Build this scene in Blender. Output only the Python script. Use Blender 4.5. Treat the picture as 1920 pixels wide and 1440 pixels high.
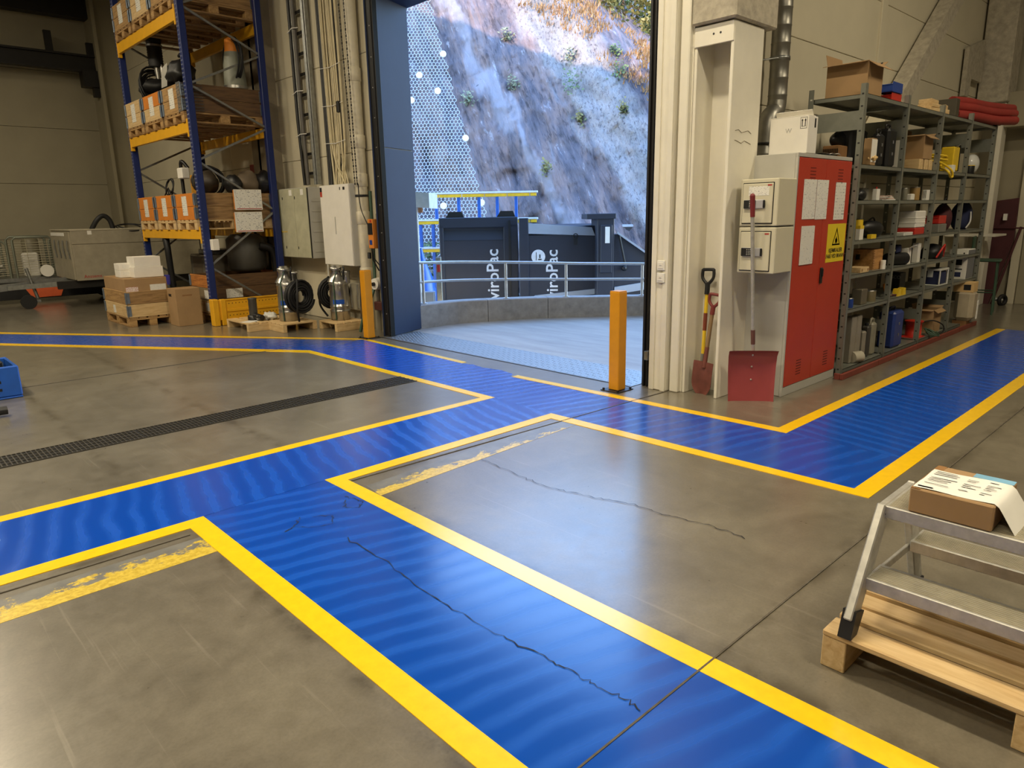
import bpy, math, random
import numpy as np
from mathutils import Vector, Matrix, noise
random.seed(7)
for o in list(bpy.data.objects): bpy.data.objects.remove(o)
SC = bpy.context.scene
COL = SC.collection
R = math.radians

# ------------------------------------------------------------------ camera
def cam_rot(yaw, pitch, roll):
    fw = Vector((math.cos(pitch)*math.cos(yaw), math.cos(pitch)*math.sin(yaw), -math.sin(pitch)))
    r = Vector((math.sin(yaw), -math.cos(yaw), 0)); u = r.cross(fw)
    c, s = math.cos(roll), math.sin(roll)
    r2 = c*r + s*u; u2 = -s*r + c*u
    return Matrix((r2, u2, -fw)).transposed()
cd = bpy.data.cameras.new('camera'); cd.sensor_fit = 'HORIZONTAL'; cd.sensor_width = 36
cd.lens = 1317.0/1920*36; cd.clip_start = .05; cd.clip_end = 300
cam = bpy.data.objects.new('camera', cd); COL.objects.link(cam)
cam.matrix_world = Matrix.Translation((0, 0, 1.55)) @ cam_rot(.81754, .2363, -.01935).to_4x4()
SC.camera = cam

# ------------------------------------------------------------------ world, sun, lamps, exposure
W = bpy.data.worlds.new('sky'); SC.world = W; W.use_nodes = True
nt = W.node_tree; nt.nodes.clear()
sky = nt.nodes.new('ShaderNodeTexSky'); sky.sky_type = 'NISHITA'; sky.sun_disc = False
SUN_AZ, SUN_EL = R(25), R(33)                         # direction the sunlight travels, elevation
sky.sun_elevation = SUN_EL
sky.sun_rotation = R(90) - (SUN_AZ + math.pi)
sky.air_density = 1.2; sky.dust_density = .1; sky.ozone_density = 5
bg = nt.nodes.new('ShaderNodeBackground'); bg.inputs[1].default_value = 1.85
wo = nt.nodes.new('ShaderNodeOutputWorld')
nt.links.new(sky.outputs[0], bg.inputs[0]); nt.links.new(bg.outputs[0], wo.inputs[0])
sd = bpy.data.lights.new('sun', 'SUN'); sd.energy = 7.5; sd.color = (1, .70, .42); sd.angle = R(.6)
sun = bpy.data.objects.new('sun', sd); COL.objects.link(sun)
dirv = Vector((math.cos(SUN_AZ)*math.cos(SUN_EL), math.sin(SUN_AZ)*math.cos(SUN_EL), -math.sin(SUN_EL)))
sun.rotation_euler = dirv.to_track_quat('-Z', 'Y').to_euler(); sun.location = (-20, -10, 30)
LAMPS = [(2.6, -2.0, 210), (2.6, 2.6, 210), (-1.0, 7.0, 310), (-.3, 11.0, 235), (0.2, 15.0, 85),
         (-2.4, 1.0, 180), (-4.0, 3.5, 120), (7.6, -1.2, 205), (11.0, -1.6, 16)]
for i, (x, y, e) in enumerate(LAMPS):
    ld = bpy.data.lights.new('hall_lamp', 'AREA'); ld.shape = 'RECTANGLE'; ld.size = .35; ld.size_y = 1.5
    ld.energy = e; ld.color = (1, .86, .62)
    lo = bpy.data.objects.new('hall_lamp', ld); COL.objects.link(lo); lo.location = (x, y, 6.3)
vs = SC.view_settings
vs.view_transform = 'Standard'; vs.look = 'None'; vs.exposure = 0.0; vs.gamma = 1; vs.use_curve_mapping = False

# ------------------------------------------------------------------ materials
def lin(c):
    c = c/255.0
    return c/12.92 if c <= .04045 else ((c+.055)/1.055)**2.4
def L3(rgb): return (lin(rgb[0]), lin(rgb[1]), lin(rgb[2]), 1)
MATS = {}
def newmat(name):
    m = bpy.data.materials.new(name); m.use_nodes = True
    n = m.node_tree; b = n.nodes['Principled BSDF']
    MATS[name] = m
    return m, n, b
def nd(n, t, **kw):
    x = n.nodes.new(t)
    for k, v in kw.items():
        if k.startswith('i'): x.inputs[int(k[1:])].default_value = v
        else: setattr(x, k, v)
    return x
def ramp(n, src, stops):
    r = n.nodes.new('ShaderNodeValToRGB')
    e = r.color_ramp.elements
    while len(e) < len(stops): e.new(.5)
    for q, (p, c) in zip(e, stops): q.position = p; q.color = c if len(c) == 4 else (*c, 1)
    n.links.new(src, r.inputs[0]); return r
def noise_of(n, scale, detail=4, rough=.55, vec=None, dist=0):
    t = n.nodes.new('ShaderNodeTexNoise'); t.inputs['Scale'].default_value = scale
    t.inputs['Detail'].default_value = detail; t.inputs['Roughness'].default_value = rough
    t.inputs['Distortion'].default_value = dist
    if vec is not None: n.links.new(vec, t.inputs['Vector'])
    return t
def objvec(n, scale=(1, 1, 1), rot=(0, 0, 0), kind='Object'):
    tc = n.nodes.new('ShaderNodeTexCoord'); mp = n.nodes.new('ShaderNodeMapping')
    mp.inputs['Scale'].default_value = scale; mp.inputs['Rotation'].default_value = rot
    n.links.new(tc.outputs[kind], mp.inputs[0]); return mp.outputs[0]
def mixc(n, fac, a, b):
    m = n.nodes.new('ShaderNodeMix'); m.data_type = 'RGBA'
    if hasattr(fac, 'node'): n.links.new(fac, m.inputs[0])
    else: m.inputs[0].default_value = fac
    for s, i in ((a, 6), (b, 7)):
        if hasattr(s, 'node'): n.links.new(s, m.inputs[i])
        else: m.inputs[i].default_value = s
    return m.outputs[2]
def bump(n, b, src, strength, dist=.01):
    k = n.nodes.new('ShaderNodeBump'); k.inputs['Strength'].default_value = strength
    k.inputs['Distance'].default_value = dist
    n.links.new(src, k.inputs['Height']); n.links.new(k.outputs[0], b.inputs['Normal'])
def mk(name, rgb, rough=.5, metal=0, var=.12, scale=6, bmp=0, stretch=(1, 1, 1), spec=.5):
    """plain material with a little procedural variation of its colour"""
    if name in MATS: return MATS[name]
    m, n, b = newmat(name)
    c = L3(rgb); v = objvec(n, stretch)
    t = noise_of(n, scale, 5, .6, v)
    lo = tuple(max(0, x*(1-var)) for x in c[:3]); hi = tuple(min(1, x*(1+var)) for x in c[:3])
    r = ramp(n, t.outputs[0], [(.3, lo), (.7, hi)])
    n.links.new(r.outputs[0], b.inputs['Base Color'])
    b.inputs['Roughness'].default_value = rough; b.inputs['Metallic'].default_value = metal
    b.inputs['Specular IOR Level'].default_value = spec
    if bmp: bump(n, b, t.outputs[0], bmp)
    return m
def wood(name, rgb, dark, axis=0, rough=.65):
    if name in MATS: return MATS[name]
    m, n, b = newmat(name)
    sc = [9, 9, 9]; sc[axis] = .9
    v = objvec(n, tuple(sc))
    t = noise_of(n, 4, 6, .6, v, .6)
    k = noise_of(n, 1.3, 2, .5, objvec(n, (3, 3, 3)))
    r = ramp(n, t.outputs[0], [(.30, L3(dark)), (.62, L3(rgb))])
    r2 = ramp(n, k.outputs[0], [(.27, (.45, .36, .28, 1)), (.42, (1, 1, 1, 1))])
    mm = n.nodes.new('ShaderNodeMix'); mm.data_type = 'RGBA'; mm.blend_type = 'MULTIPLY'; mm.inputs[0].default_value = .5
    n.links.new(r.outputs[0], mm.inputs[6]); n.links.new(r2.outputs[0], mm.inputs[7])
    n.links.new(mm.outputs[2], b.inputs['Base Color']); b.inputs['Roughness'].default_value = rough
    bump(n, b, t.outputs[0], .15, .004)
    return m
def print_mat(name, paper=(225, 225, 220), ink=(70, 70, 75), lines=22, fill=.55):
    """paper carrying rows of small illegible print"""
    if name in MATS: return MATS[name]
    m, n, b = newmat(name)
    tc = n.nodes.new('ShaderNodeTexCoord'); sx = n.nodes.new('ShaderNodeSeparateXYZ')
    n.links.new(tc.outputs['Generated'], sx.inputs[0])
    add = nd(n, 'ShaderNodeMath', operation='ADD'); n.links.new(sx.outputs[0], add.inputs[0]); n.links.new(sx.outputs[1], add.inputs[1])
    mu = nd(n, 'ShaderNodeMath', operation='MULTIPLY'); n.links.new(sx.outputs[2], mu.inputs[0]); mu.inputs[1].default_value = lines
    fr = nd(n, 'ShaderNodeMath', operation='FRACT'); n.links.new(mu.outputs[0], fr.inputs[0])
    flo = nd(n, 'ShaderNodeMath', operation='FLOOR'); n.links.new(mu.outputs[0], flo.inputs[0])
    gt = nd(n, 'ShaderNodeMath', operation='GREATER_THAN'); n.links.new(fr.outputs[0], gt.inputs[0]); gt.inputs[1].default_value = .62
    cb = n.nodes.new('ShaderNodeCombineXYZ'); n.links.new(add.outputs[0], cb.inputs[0]); n.links.new(flo.outputs[0], cb.inputs[1])
    mp = n.nodes.new('ShaderNodeMapping'); mp.inputs['Scale'].default_value = (5, .77, 1); n.links.new(cb.outputs[0], mp.inputs[0])
    t = noise_of(n, 2.2, 3, .7, mp.outputs[0])
    g2 = nd(n, 'ShaderNodeMath', operation='GREATER_THAN'); n.links.new(t.outputs[0], g2.inputs[0]); g2.inputs[1].default_value = fill
    al = nd(n, 'ShaderNodeMath', operation='MULTIPLY'); n.links.new(gt.outputs[0], al.inputs[0]); n.links.new(g2.outputs[0], al.inputs[1])
    n.links.new(mixc(n, al.outputs[0], L3(paper), L3(ink)), b.inputs['Base Color'])
    b.inputs['Roughness'].default_value = .6
    return m

# ------------------------------------------------------------------ mesh helpers
class MB:
    def __init__(s): s.v = []; s.f = []; s.sm = []
    def add(s, vs, fs, smooth=False):
        o = len(s.v); s.v += [tuple(v) for v in vs]
        s.f += [tuple(i+o for i in f) for f in fs]; s.sm += [smooth]*len(fs); return s
    def box(s, x0, x1, y0, y1, z0, z1, b=0):
        if b <= 0:
            v = [(x, y, z) for x in (x0, x1) for y in (y0, y1) for z in (z0, z1)]
            return s.add(v, [(0, 1, 3, 2), (4, 6, 7, 5), (0, 4, 5, 1), (2, 3, 7, 6), (0, 2, 6, 4), (1, 5, 7, 3)])
        b = min(b, (x1-x0)*.45, (y1-y0)*.45, (z1-z0)*.45)
        lo = (x0, y0, z0); hi = (x1, y1, z1); idx = {}; v = []
        for c in range(8):
            sg = ((c >> 2) & 1, (c >> 1) & 1, c & 1)
            for a in range(3):
                p = []
                for k in range(3):
                    e = hi[k] if sg[k] else lo[k]
                    if k != a: e += -b if sg[k] else b
                    p.append(e)
                idx[(sg, a)] = len(v); v.append(tuple(p))
        fs = []
        ctr = Vector(((x0+x1)/2, (y0+y1)/2, (z0+z1)/2))
        def face(ids):
            P = [Vector(v[i]) for i in ids]
            nn = (P[1]-P[0]).cross(P[2]-P[0]); m = sum(P, Vector())/len(P) - ctr
            fs.append(tuple(ids) if nn.dot(m) > 0 else tuple(reversed(ids)))
        for a in range(3):
            p, q = [k for k in range(3) if k != a]
            for sa in (0, 1):
                ids = []
                for sp, sq in ((0, 0), (1, 0), (1, 1), (0, 1)):
                    sg = [0, 0, 0]; sg[a] = sa; sg[p] = sp; sg[q] = sq; ids.append(idx[(tuple(sg), a)])
                face(ids)
            for sp in (0, 1):
                for sq in (0, 1):
                    s0 = [0, 0, 0]; s1 = [0, 0, 0]
                    s0[p] = s1[p] = sp; s0[q] = s1[q] = sq; s1[a] = 1
                    s0 = tuple(s0); s1 = tuple(s1)
                    face([idx[(s0, p)], idx[(s1, p)], idx[(s1, q)], idx[(s0, q)]])
        for c in range(8):
            sg = ((c >> 2) & 1, (c >> 1) & 1, c & 1); face([idx[(sg, 0)], idx[(sg, 1)], idx[(sg, 2)]])
        return s.add(v, fs)
    def cyl(s, p0, p1, r0, r1=None, n=16, caps=True):
        r1 = r0 if r1 is None else r1
        p0 = Vector(p0); p1 = Vector(p1); d = (p1-p0).normalized()
        a = d.orthogonal().normalized(); b = d.cross(a)
        v = []
        for p, r in ((p0, r0), (p1, r1)):
            v += [p + (a*math.cos(2*math.pi*i/n) + b*math.sin(2*math.pi*i/n))*r for i in range(n)]
        s.add(v, [(i, (i+1) % n, n+(i+1) % n, n+i) for i in range(n)], True)
        if caps: s.add(v, [tuple(range(n-1, -1, -1)), tuple(range(n, 2*n))])
        return s
    def tube(s, pts, r, n=8, closed=False, caps=True):
        P = [Vector(p) for p in pts]; m = len(P); v = []
        a = None
        for i, p in enumerate(P):
            if closed: d = P[(i+1) % m]-P[i-1]
            else: d = P[min(i+1, m-1)]-P[max(i-1, 0)]
            d = d.normalized() if d.length > 1e-9 else Vector((0, 0, 1))
            a = d.orthogonal().normalized() if a is None else (a - d*a.dot(d)).normalized()
            b = d.cross(a)
            rr = r[i] if isinstance(r, (list, tuple)) else r
            v += [p + (a*math.cos(2*math.pi*k/n) + b*math.sin(2*math.pi*k/n))*rr for k in range(n)]
        fs = []
        for i in range(m if closed else m-1):
            j = (i+1) % m
            fs += [(i*n+k, i*n+(k+1) % n, j*n+(k+1) % n, j*n+k) for k in range(n)]
        s.add(v, fs, True)
        if caps and not closed: s.add(v, [tuple(range(n-1, -1, -1)), tuple(range((m-1)*n, m*n))])
        return s
    def lathe(s, prof, n=24, c=(0, 0, 0)):
        m = len(prof)
        v = [(c[0]+r*math.cos(2*math.pi*k/n), c[1]+r*math.sin(2*math.pi*k/n), c[2]+z) for r, z in prof for k in range(n)]
        s.add(v, [(i*n+k, i*n+(k+1) % n, (i+1)*n+(k+1) % n, (i+1)*n+k) for i in range(m-1) for k in range(n)], True)
        s.add(v, [tuple(range(n-1, -1, -1)), tuple(range((m-1)*n, m*n))])
        return s
    def prism(s, poly, z0, z1):
        n = len(poly)
        v = [(x, y, z0) for x, y in poly] + [(x, y, z1) for x, y in poly]
        ar = sum(poly[i][0]*poly[(i+1) % n][1]-poly[(i+1) % n][0]*poly[i][1] for i in range(n))
        fs = [(i, (i+1) % n, n+(i+1) % n, n+i) for i in range(n)] + [tuple(range(n-1, -1, -1)), tuple(range(n, 2*n))]
        if ar < 0: fs = [tuple(reversed(f)) for f in fs]
        return s.add(v, fs)
    def extrude(s, poly3, off):
        n = len(poly3); o = Vector(off)
        v = [Vector(p) for p in poly3]; v += [p+o for p in v]
        fs = [(i, (i+1) % n, n+(i+1) % n, n+i) for i in range(n)] + [tuple(range(n-1, -1, -1)), tuple(range(n, 2*n))]
        nn = Vector()
        for i in range(n): nn += v[i].cross(v[(i+1) % n])
        if nn.dot(o) < 0: fs = [tuple(reversed(f)) for f in fs]
        return s.add(v, fs)
    def ball(s, c, r, n=10, sc=(1, 1, 1)):
        prof = [(math.sin(math.pi*i/n), -math.cos(math.pi*i/n)) for i in range(n+1)]
        v = []; k2 = n*2
        for a, z in prof: v += [(c[0]+r*sc[0]*a*math.cos(math.pi*k/n), c[1]+r*sc[1]*a*math.sin(math.pi*k/n), c[2]+r*sc[2]*z) for k in range(k2)]
        return s.add(v, [(i*k2+k, i*k2+(k+1) % k2, (i+1)*k2+(k+1) % k2, (i+1)*k2+k) for i in range(n) for k in range(k2)], True)
    def lump(s, c, r, sc, amp=.25, seed=0, n=12):
        o = len(s.v); s.ball(c, r, n, sc)
        for i in range(o, len(s.v)):
            p = Vector(s.v[i]); q = p-Vector(c)
            k = 1+amp*noise.noise(q*(2.2/r)+Vector((seed*3.1, seed, 0)))
            q = q*k; q.z = max(q.z, -r*sc[2]*.92)
            s.v[i] = tuple(Vector(c)+q)
        return s
    def mesh(s, name):
        me = bpy.data.meshes.new(name); me.from_pydata(s.v, [], s.f); me.update()
        me.polygons.foreach_set('use_smooth', s.sm)
        return me
def tag(o, label=None, cat=None, group=None, kind=None):
    if label: o['label'] = label
    if cat: o['category'] = cat
    if group: o['group'] = group
    if kind: o['kind'] = kind
    return o
def link(name, me, m, parent=None, loc=(0, 0, 0), rot=None):
    o = bpy.data.objects.new(name, me); COL.objects.link(o)
    if m is not None and not me.materials: me.materials.append(m)
    if parent is not None: o.parent = parent
    o.location = loc
    if rot is not None: o.rotation_euler = rot
    return o
def thing(name, label, cat, loc=(0, 0, 0), rz=0, group=None):
    o = bpy.data.objects.new(name, None); COL.objects.link(o); o.empty_display_size = .1
    o.location = loc; o.rotation_euler = (0, 0, rz)
    return tag(o, label, cat, group)
def part(p, name, mb, m, loc=(0, 0, 0), rot=None, label=None):
    o = link(name, mb.mesh(name), m, p, loc, rot)
    if label: o['label'] = label
    return o
def solo(name, mb, m, label, cat, loc=(0, 0, 0), rz=0, group=None):
    return tag(link(name, mb.mesh(name), m, None, loc, (0, 0, rz)), label, cat, group)
def struct(name, mb, m, parent=None):
    o = link(name, mb.mesh(name), m, parent)
    if parent is None: o['kind'] = 'structure'
    return o
BOXC = {}
def B(p, name, x0, x1, y0, y1, z0, z1, m, bev=.003, rot=None, label=None):
    sx, sy, sz = x1-x0, y1-y0, z1-z0
    k = (round(sx, 4), round(sy, 4), round(sz, 4), bev, m.name)
    if k not in BOXC:
        me = MB().box(-sx/2, sx/2, -sy/2, sy/2, -sz/2, sz/2, bev).mesh(name); me.materials.append(m); BOXC[k] = me
    o = link(name, BOXC[k], None, p, ((x0+x1)/2, (y0+y1)/2, (z0+z1)/2), rot)
    if label: o['label'] = label
    return o
def bar(p, name, a, b, w, h, m, bev=.002, up=(0, 0, 1)):
    """a straight square bar from a to b"""
    a = Vector(a); b = Vector(b); d = b-a; ln = d.length; d.normalize()
    u = Vector(up); sx = d.cross(u)
    if sx.length < 1e-4: sx = d.orthogonal()
    sx.normalize(); u = sx.cross(d)
    k = ('bar', round(ln, 3), w, h, bev, m.name)
    if k not in BOXC:
        me = MB().box(-w/2, w/2, -ln/2, ln/2, -h/2, h/2, bev).mesh(name); me.materials.append(m); BOXC[k] = me
    rot = Matrix((sx, d, u)).transposed().to_euler()
    return link(name, BOXC[k], None, p, (a+b)/2, rot)
FACE_X = Matrix(((0, -1, 0), (0, 0, 1), (-1, 0, 0))).transposed()     # written on a face that looks to -X
FACE_Y = Matrix(((1, 0, 0), (0, 0, 1), (0, -1, 0))).transposed()      # written on a face that looks to -Y
def text(p, name, s, size, loc, rot, m, ext=.0008, align='CENTER', sx=1, bold=0):
    c = bpy.data.curves.new('t', 'FONT'); c.body = s; c.size = size; c.extrude = ext; c.offset = bold
    c.align_x = align; c.align_y = 'CENTER'; c.resolution_u = 3
    t = bpy.data.objects.new('t', c); COL.objects.link(t)
    me = bpy.data.meshes.new_from_object(t.evaluated_get(bpy.context.evaluated_depsgraph_get()))
    bpy.data.objects.remove(t); me.name = name
    o = link(name, me, None, p, loc, rot.to_euler())
    me.materials.clear(); me.materials.append(m)
    o.scale = (sx, 1, 1)
    return o
def arc(c, r, a0, a1, n, ax=(1, 0, 0), ay=(0, 0, 1)):
    c = Vector(c); ax = Vector(ax); ay = Vector(ay)
    return [c + ax*r*math.cos(a0+(a1-a0)*i/n) + ay*r*math.sin(a0+(a1-a0)*i/n) for i in range(n+1)]
def smooth_path(pts, k=6):
    P = [Vector(p) for p in pts]; out = []
    for i in range(len(P)-1):
        p0 = P[max(i-1, 0)]; p1 = P[i]; p2 = P[i+1]; p3 = P[min(i+2, len(P)-1)]
        for j in range(k):
            t = j/k
            out.append(.5*((2*p1)+(p2-p0)*t+(2*p0-5*p1+4*p2-p3)*t*t+(3*p1-p0-3*p2+p3)*t**3))
    return out+[P[-1]]

# ------------------------------------------------------------------ surface materials
def concrete_floor():
    m, n, b = newmat('hall_concrete')
    v = objvec(n); sx = n.nodes.new('ShaderNodeSeparateXYZ'); n.links.new(v, sx.inputs[0])
    t1 = noise_of(n, 1.6, 9, .68, v, .5); t2 = noise_of(n, 11, 7, .7, v); t3 = noise_of(n, 85, 3, .6, v)
    def mul(a, r, f):
        mm = n.nodes.new('ShaderNodeMix'); mm.data_type = 'RGBA'; mm.blend_type = 'MULTIPLY'; mm.inputs[0].default_value = f
        n.links.new(a, mm.inputs[6]); n.links.new(r, mm.inputs[7]); return mm.outputs[2]
    r1 = ramp(n, t1.outputs[0], [(.25, L3((98, 92, 79))), (.5, L3((116, 109, 94))), (.75, L3((131, 124, 107)))])
    r2 = ramp(n, t2.outputs[0], [(.25, (.78, .775, .77, 1)), (.7, (1, 1, 1, 1))])
    r3 = ramp(n, t3.outputs[0], [(.3, (.84, .84, .84, 1)), (.6, (1, 1, 1, 1))])
    c = mul(mul(r1.outputs[0], r2.outputs[0], 1.0), r3.outputs[0], .8)
    # faint pale wheel scratches and dark grit
    sc = noise_of(n, 2.2, 3, .6, objvec(n, (16, .5, 1), (0, 0, .08)))
    rs = ramp(n, sc.outputs[0], [(.63, (0, 0, 0, 1)), (.72, (.4, .4, .4, 1))])
    c = mixc(n, rs.outputs[0], c, L3((140, 133, 118)))
    g = noise_of(n, 26, 2, .5, v); rg = ramp(n, g.outputs[0], [(.19, (.75, .75, .75, 1)), (.24, (0, 0, 0, 1))])
    c = mixc(n, rg.outputs[0], c, L3((62, 57, 48)))
    # dirt gathered along the saw joint and along the old tape edges
    dirt = None
    for ax, p in ((1, 1.125), (0, 1.055), (1, 3.575), (0, 2.03)):
        d = nd(n, 'ShaderNodeMath', operation='SUBTRACT'); n.links.new(sx.outputs[ax], d.inputs[0]); d.inputs[1].default_value = p
        ab = nd(n, 'ShaderNodeMath', operation='ABSOLUTE'); n.links.new(d.outputs[0], ab.inputs[0])
        r = ramp(n, ab.outputs[0], [(0, (1, 1, 1, 1)), (.07, (0, 0, 0, 1))])
        if dirt is None: dirt = r.outputs[0]
        else:
            mx = nd(n, 'ShaderNodeMath', operation='MAXIMUM'); n.links.new(dirt, mx.inputs[0]); n.links.new(r.outputs[0], mx.inputs[1]); dirt = mx.outputs[0]
    dn = noise_of(n, 4, 5, .7, v); dr = ramp(n, dn.outputs[0], [(.42, (0, 0, 0, 1)), (.6, (.75, .75, .75, 1))])
    dm = nd(n, 'ShaderNodeMath', operation='MULTIPLY'); n.links.new(dirt, dm.inputs[0]); n.links.new(dr.outputs[0], dm.inputs[1])
    c = mixc(n, dm.outputs[0], c, L3((70, 63, 50)))
    n.links.new(c, b.inputs['Base Color'])
    rr = ramp(n, t2.outputs[0], [(.3, (.27, .27, .27, 1)), (.7, (.37, .37, .37, 1))])
    n.links.new(rr.outputs[0], b.inputs['Roughness'])
    b.inputs['Specular IOR Level'].default_value = .55
    b.inputs['Coat Weight'].default_value = .6; b.inputs['Coat Roughness'].default_value = .2
    bump(n, b, t3.outputs[0], .06, .003)
    return m
def blue_paint(name, axis):
    m, n, b = newmat(name)
    v = objvec(n)
    w = n.nodes.new('ShaderNodeTexWave'); w.bands_direction = axis; w.inputs['Scale'].default_value = 2.5
    w.inputs['Distortion'].default_value = 3.2; w.inputs['Detail'].default_value = 3; w.inputs['Detail Scale'].default_value = .9
    mp = n.nodes.new('ShaderNodeMapping'); mp.inputs['Rotation'].default_value = (0, 0, R(14)); n.links.new(v, mp.inputs[0])
    n.links.new(mp.outputs[0], w.inputs['Vector'])
    t = noise_of(n, 70, 3, .7, v); t2 = noise_of(n, 1.1, 3, .5, v)
    mu = nd(n, 'ShaderNodeMath', operation='MULTIPLY'); n.links.new(w.outputs['Fac'], mu.inputs[0]); n.links.new(t2.outputs[0], mu.inputs[1])
    c = ramp(n, mu.outputs[0], [(.15, L3((6, 70, 170))), (.6, L3((14, 84, 188)))])
    n.links.new(c.outputs[0], b.inputs['Base Color'])
    rr = ramp(n, mu.outputs[0], [(.1, (.20, .20, .20, 1)), (.6, (.31, .31, .31, 1))])
    n.links.new(rr.outputs[0], b.inputs['Roughness'])
    b.inputs['Specular IOR Level'].default_value = .5
    b.inputs['Coat Weight'].default_value = .35; b.inputs['Coat Roughness'].default_value = .16
    bump(n, b, t.outputs[0], .06, .002)
    return m
def worn_yellow():
    m, n, b = newmat('worn_yellow_paint')
    v = objvec(n); sx = n.nodes.new('ShaderNodeSeparateXYZ'); n.links.new(v, sx.inputs[0])
    t = noise_of(n, 6, 10, .78, objvec(n, (1, 1.6, 1)))
    k = nd(n, 'ShaderNodeMath', operation='MULTIPLY_ADD'); n.links.new(sx.outputs[1], k.inputs[0]); k.inputs[1].default_value = -1.5; k.inputs[2].default_value = 1.5*3.375
    a = nd(n, 'ShaderNodeMath', operation='ADD'); n.links.new(t.outputs[0], a.inputs[0]); n.links.new(k.outputs[0], a.inputs[1])
    r = ramp(n, a.outputs[0], [(.485, (1, 1, 1, 1)), (.505, (0, 0, 0, 1))])
    g = noise_of(n, 8, 4, .6, v); rg = ramp(n, g.outputs[0], [(.35, L3((104, 103, 98))), (.65, L3((122, 120, 112)))])
    f = noise_of(n, 40, 4, .6, v); rf = ramp(n, f.outputs[0], [(.4, L3((190, 160, 50))), (.6, L3((216, 188, 72)))])
    n.links.new(mixc(n, r.outputs[0], rf.outputs[0], rg.outputs[0]), b.inputs['Base Color'])
    b.inputs['Roughness'].default_value = .36; b.inputs['Coat Weight'].default_value = .4; b.inputs['Coat Roughness'].default_value = .22
    return m
def yard_concrete():
    m, n, b = newmat('yard_concrete')
    t = noise_of(n, 5, 6, .65, objvec(n, (1, .18, 1), (0, 0, R(20)))); t2 = noise_of(n, 30, 3, .6, objvec(n))
    r = ramp(n, t.outputs[0], [(.3, L3((132, 130, 127))), (.7, L3((160, 158, 154)))])
    n.links.new(r.outputs[0], b.inputs['Base Color']); b.inputs['Roughness'].default_value = .55
    bump(n, b, t2.outputs[0], .2, .004)
    return m
def rock_mat():
    m, n, b = newmat('cliff_rock')
    at = n.nodes.new('ShaderNodeAttribute'); at.attribute_name = 'rockuv'
    sx = n.nodes.new('ShaderNodeSeparateXYZ'); n.links.new(at.outputs['Vector'], sx.inputs[0])
    def tex(scale, st, detail=6, rough=.65, dist=.3):
        mp = n.nodes.new('ShaderNodeMapping'); mp.inputs['Scale'].default_value = st
        n.links.new(at.outputs['Vector'], mp.inputs[0])
        return noise_of(n, scale, detail, rough, mp.outputs[0], dist)
    a = tex(1.0, (.9, .16, 1)); f = tex(2.4, (1.6, .2, 1), 7, .75); sp = tex(9, (1, .7, 1), 4, .8); w = tex(.6, (.9, .3, 1), 4)
    base = ramp(n, a.outputs[0], [(.28, L3((68, 64, 73))), (.45, L3((98, 91, 98))), (.58, L3((130, 110, 106))), (.72, L3((122, 119, 126)))])
    fine = ramp(n, f.outputs[0], [(.36, (.22, .21, .23, 1)), (.47, (.8, .8, .8, 1)), (.6, (1.0, 1.0, 1.0, 1))])
    mm = n.nodes.new('ShaderNodeMix'); mm.data_type = 'RGBA'; mm.blend_type = 'MULTIPLY'; mm.inputs[0].default_value = .9
    n.links.new(base.outputs[0], mm.inputs[6]); n.links.new(fine.outputs[0], mm.inputs[7])
    # broad pale lichen-speckled bed that runs diagonally through the face
    ad = nd(n, 'ShaderNodeMath', operation='ADD'); n.links.new(sx.outputs[0], ad.inputs[0])
    ww = nd(n, 'ShaderNodeMath', operation='MULTIPLY_ADD'); n.links.new(w.outputs[0], ww.inputs[0]); ww.inputs[1].default_value = 2.4; ww.inputs[2].default_value = -1.2
    n.links.new(ww.outputs[0], ad.inputs[1])
    band = ramp(n, nd_div(n, ad.outputs[0], 10), [(.39, (0, 0, 0, 1)), (.43, (1, 1, 1, 1)), (.58, (1, 1, 1, 1)), (.64, (0, 0, 0, 1))])
    spk = ramp(n, sp.outputs[0], [(.36, L3((72, 68, 72))), (.46, L3((164, 162, 162))), (.7, L3((184, 182, 180)))])
    band2 = mixc(n, .42, spk.outputs[0], mm.outputs[2])
    bm = nd(n, 'ShaderNodeMath', operation='MULTIPLY'); n.links.new(band.outputs[0], bm.inputs[0]); bm.inputs[1].default_value = .85
    col = mixc(n, bm.outputs[0], mm.outputs[2], band2)
    b2 = ramp(n, nd_div(n, ad.outputs[0], 10), [(.125, (0, 0, 0, 1)), (.15, (.75, .75, .75, 1)), (.175, (.75, .75, .75, 1)), (.20, (0, 0, 0, 1))])
    col = mixc(n, b2.outputs[0], col, L3((140, 137, 146)))
    hc = tex(1.6, (.35, 1.6, 1), 5, .7, 1.0); hr = ramp(n, hc.outputs[0], [(.29, (.8, .8, .8, 1)), (.325, (0, 0, 0, 1))])
    col = mixc(n, hr.outputs[0], col, L3((46, 42, 44)))
    # thin white veins
    ve = ramp(n, f.outputs[0], [(.60, (0, 0, 0, 1)), (.66, (.7, .7, .7, 1)), (.72, (0, 0, 0, 1))])
    col = mixc(n, ve.outputs[0], col, L3((164, 162, 166)))
    n.links.new(col, b.inputs['Base Color']); b.inputs['Roughness'].default_value = .7
    bump(n, b, f.outputs[0], .8, .12)
    return m
def nd_div(n, s, k):
    d = nd(n, 'ShaderNodeMath', operation='DIVIDE'); n.links.new(s, d.inputs[0]); d.inputs[1].default_value = k; return d.outputs[0]

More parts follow.
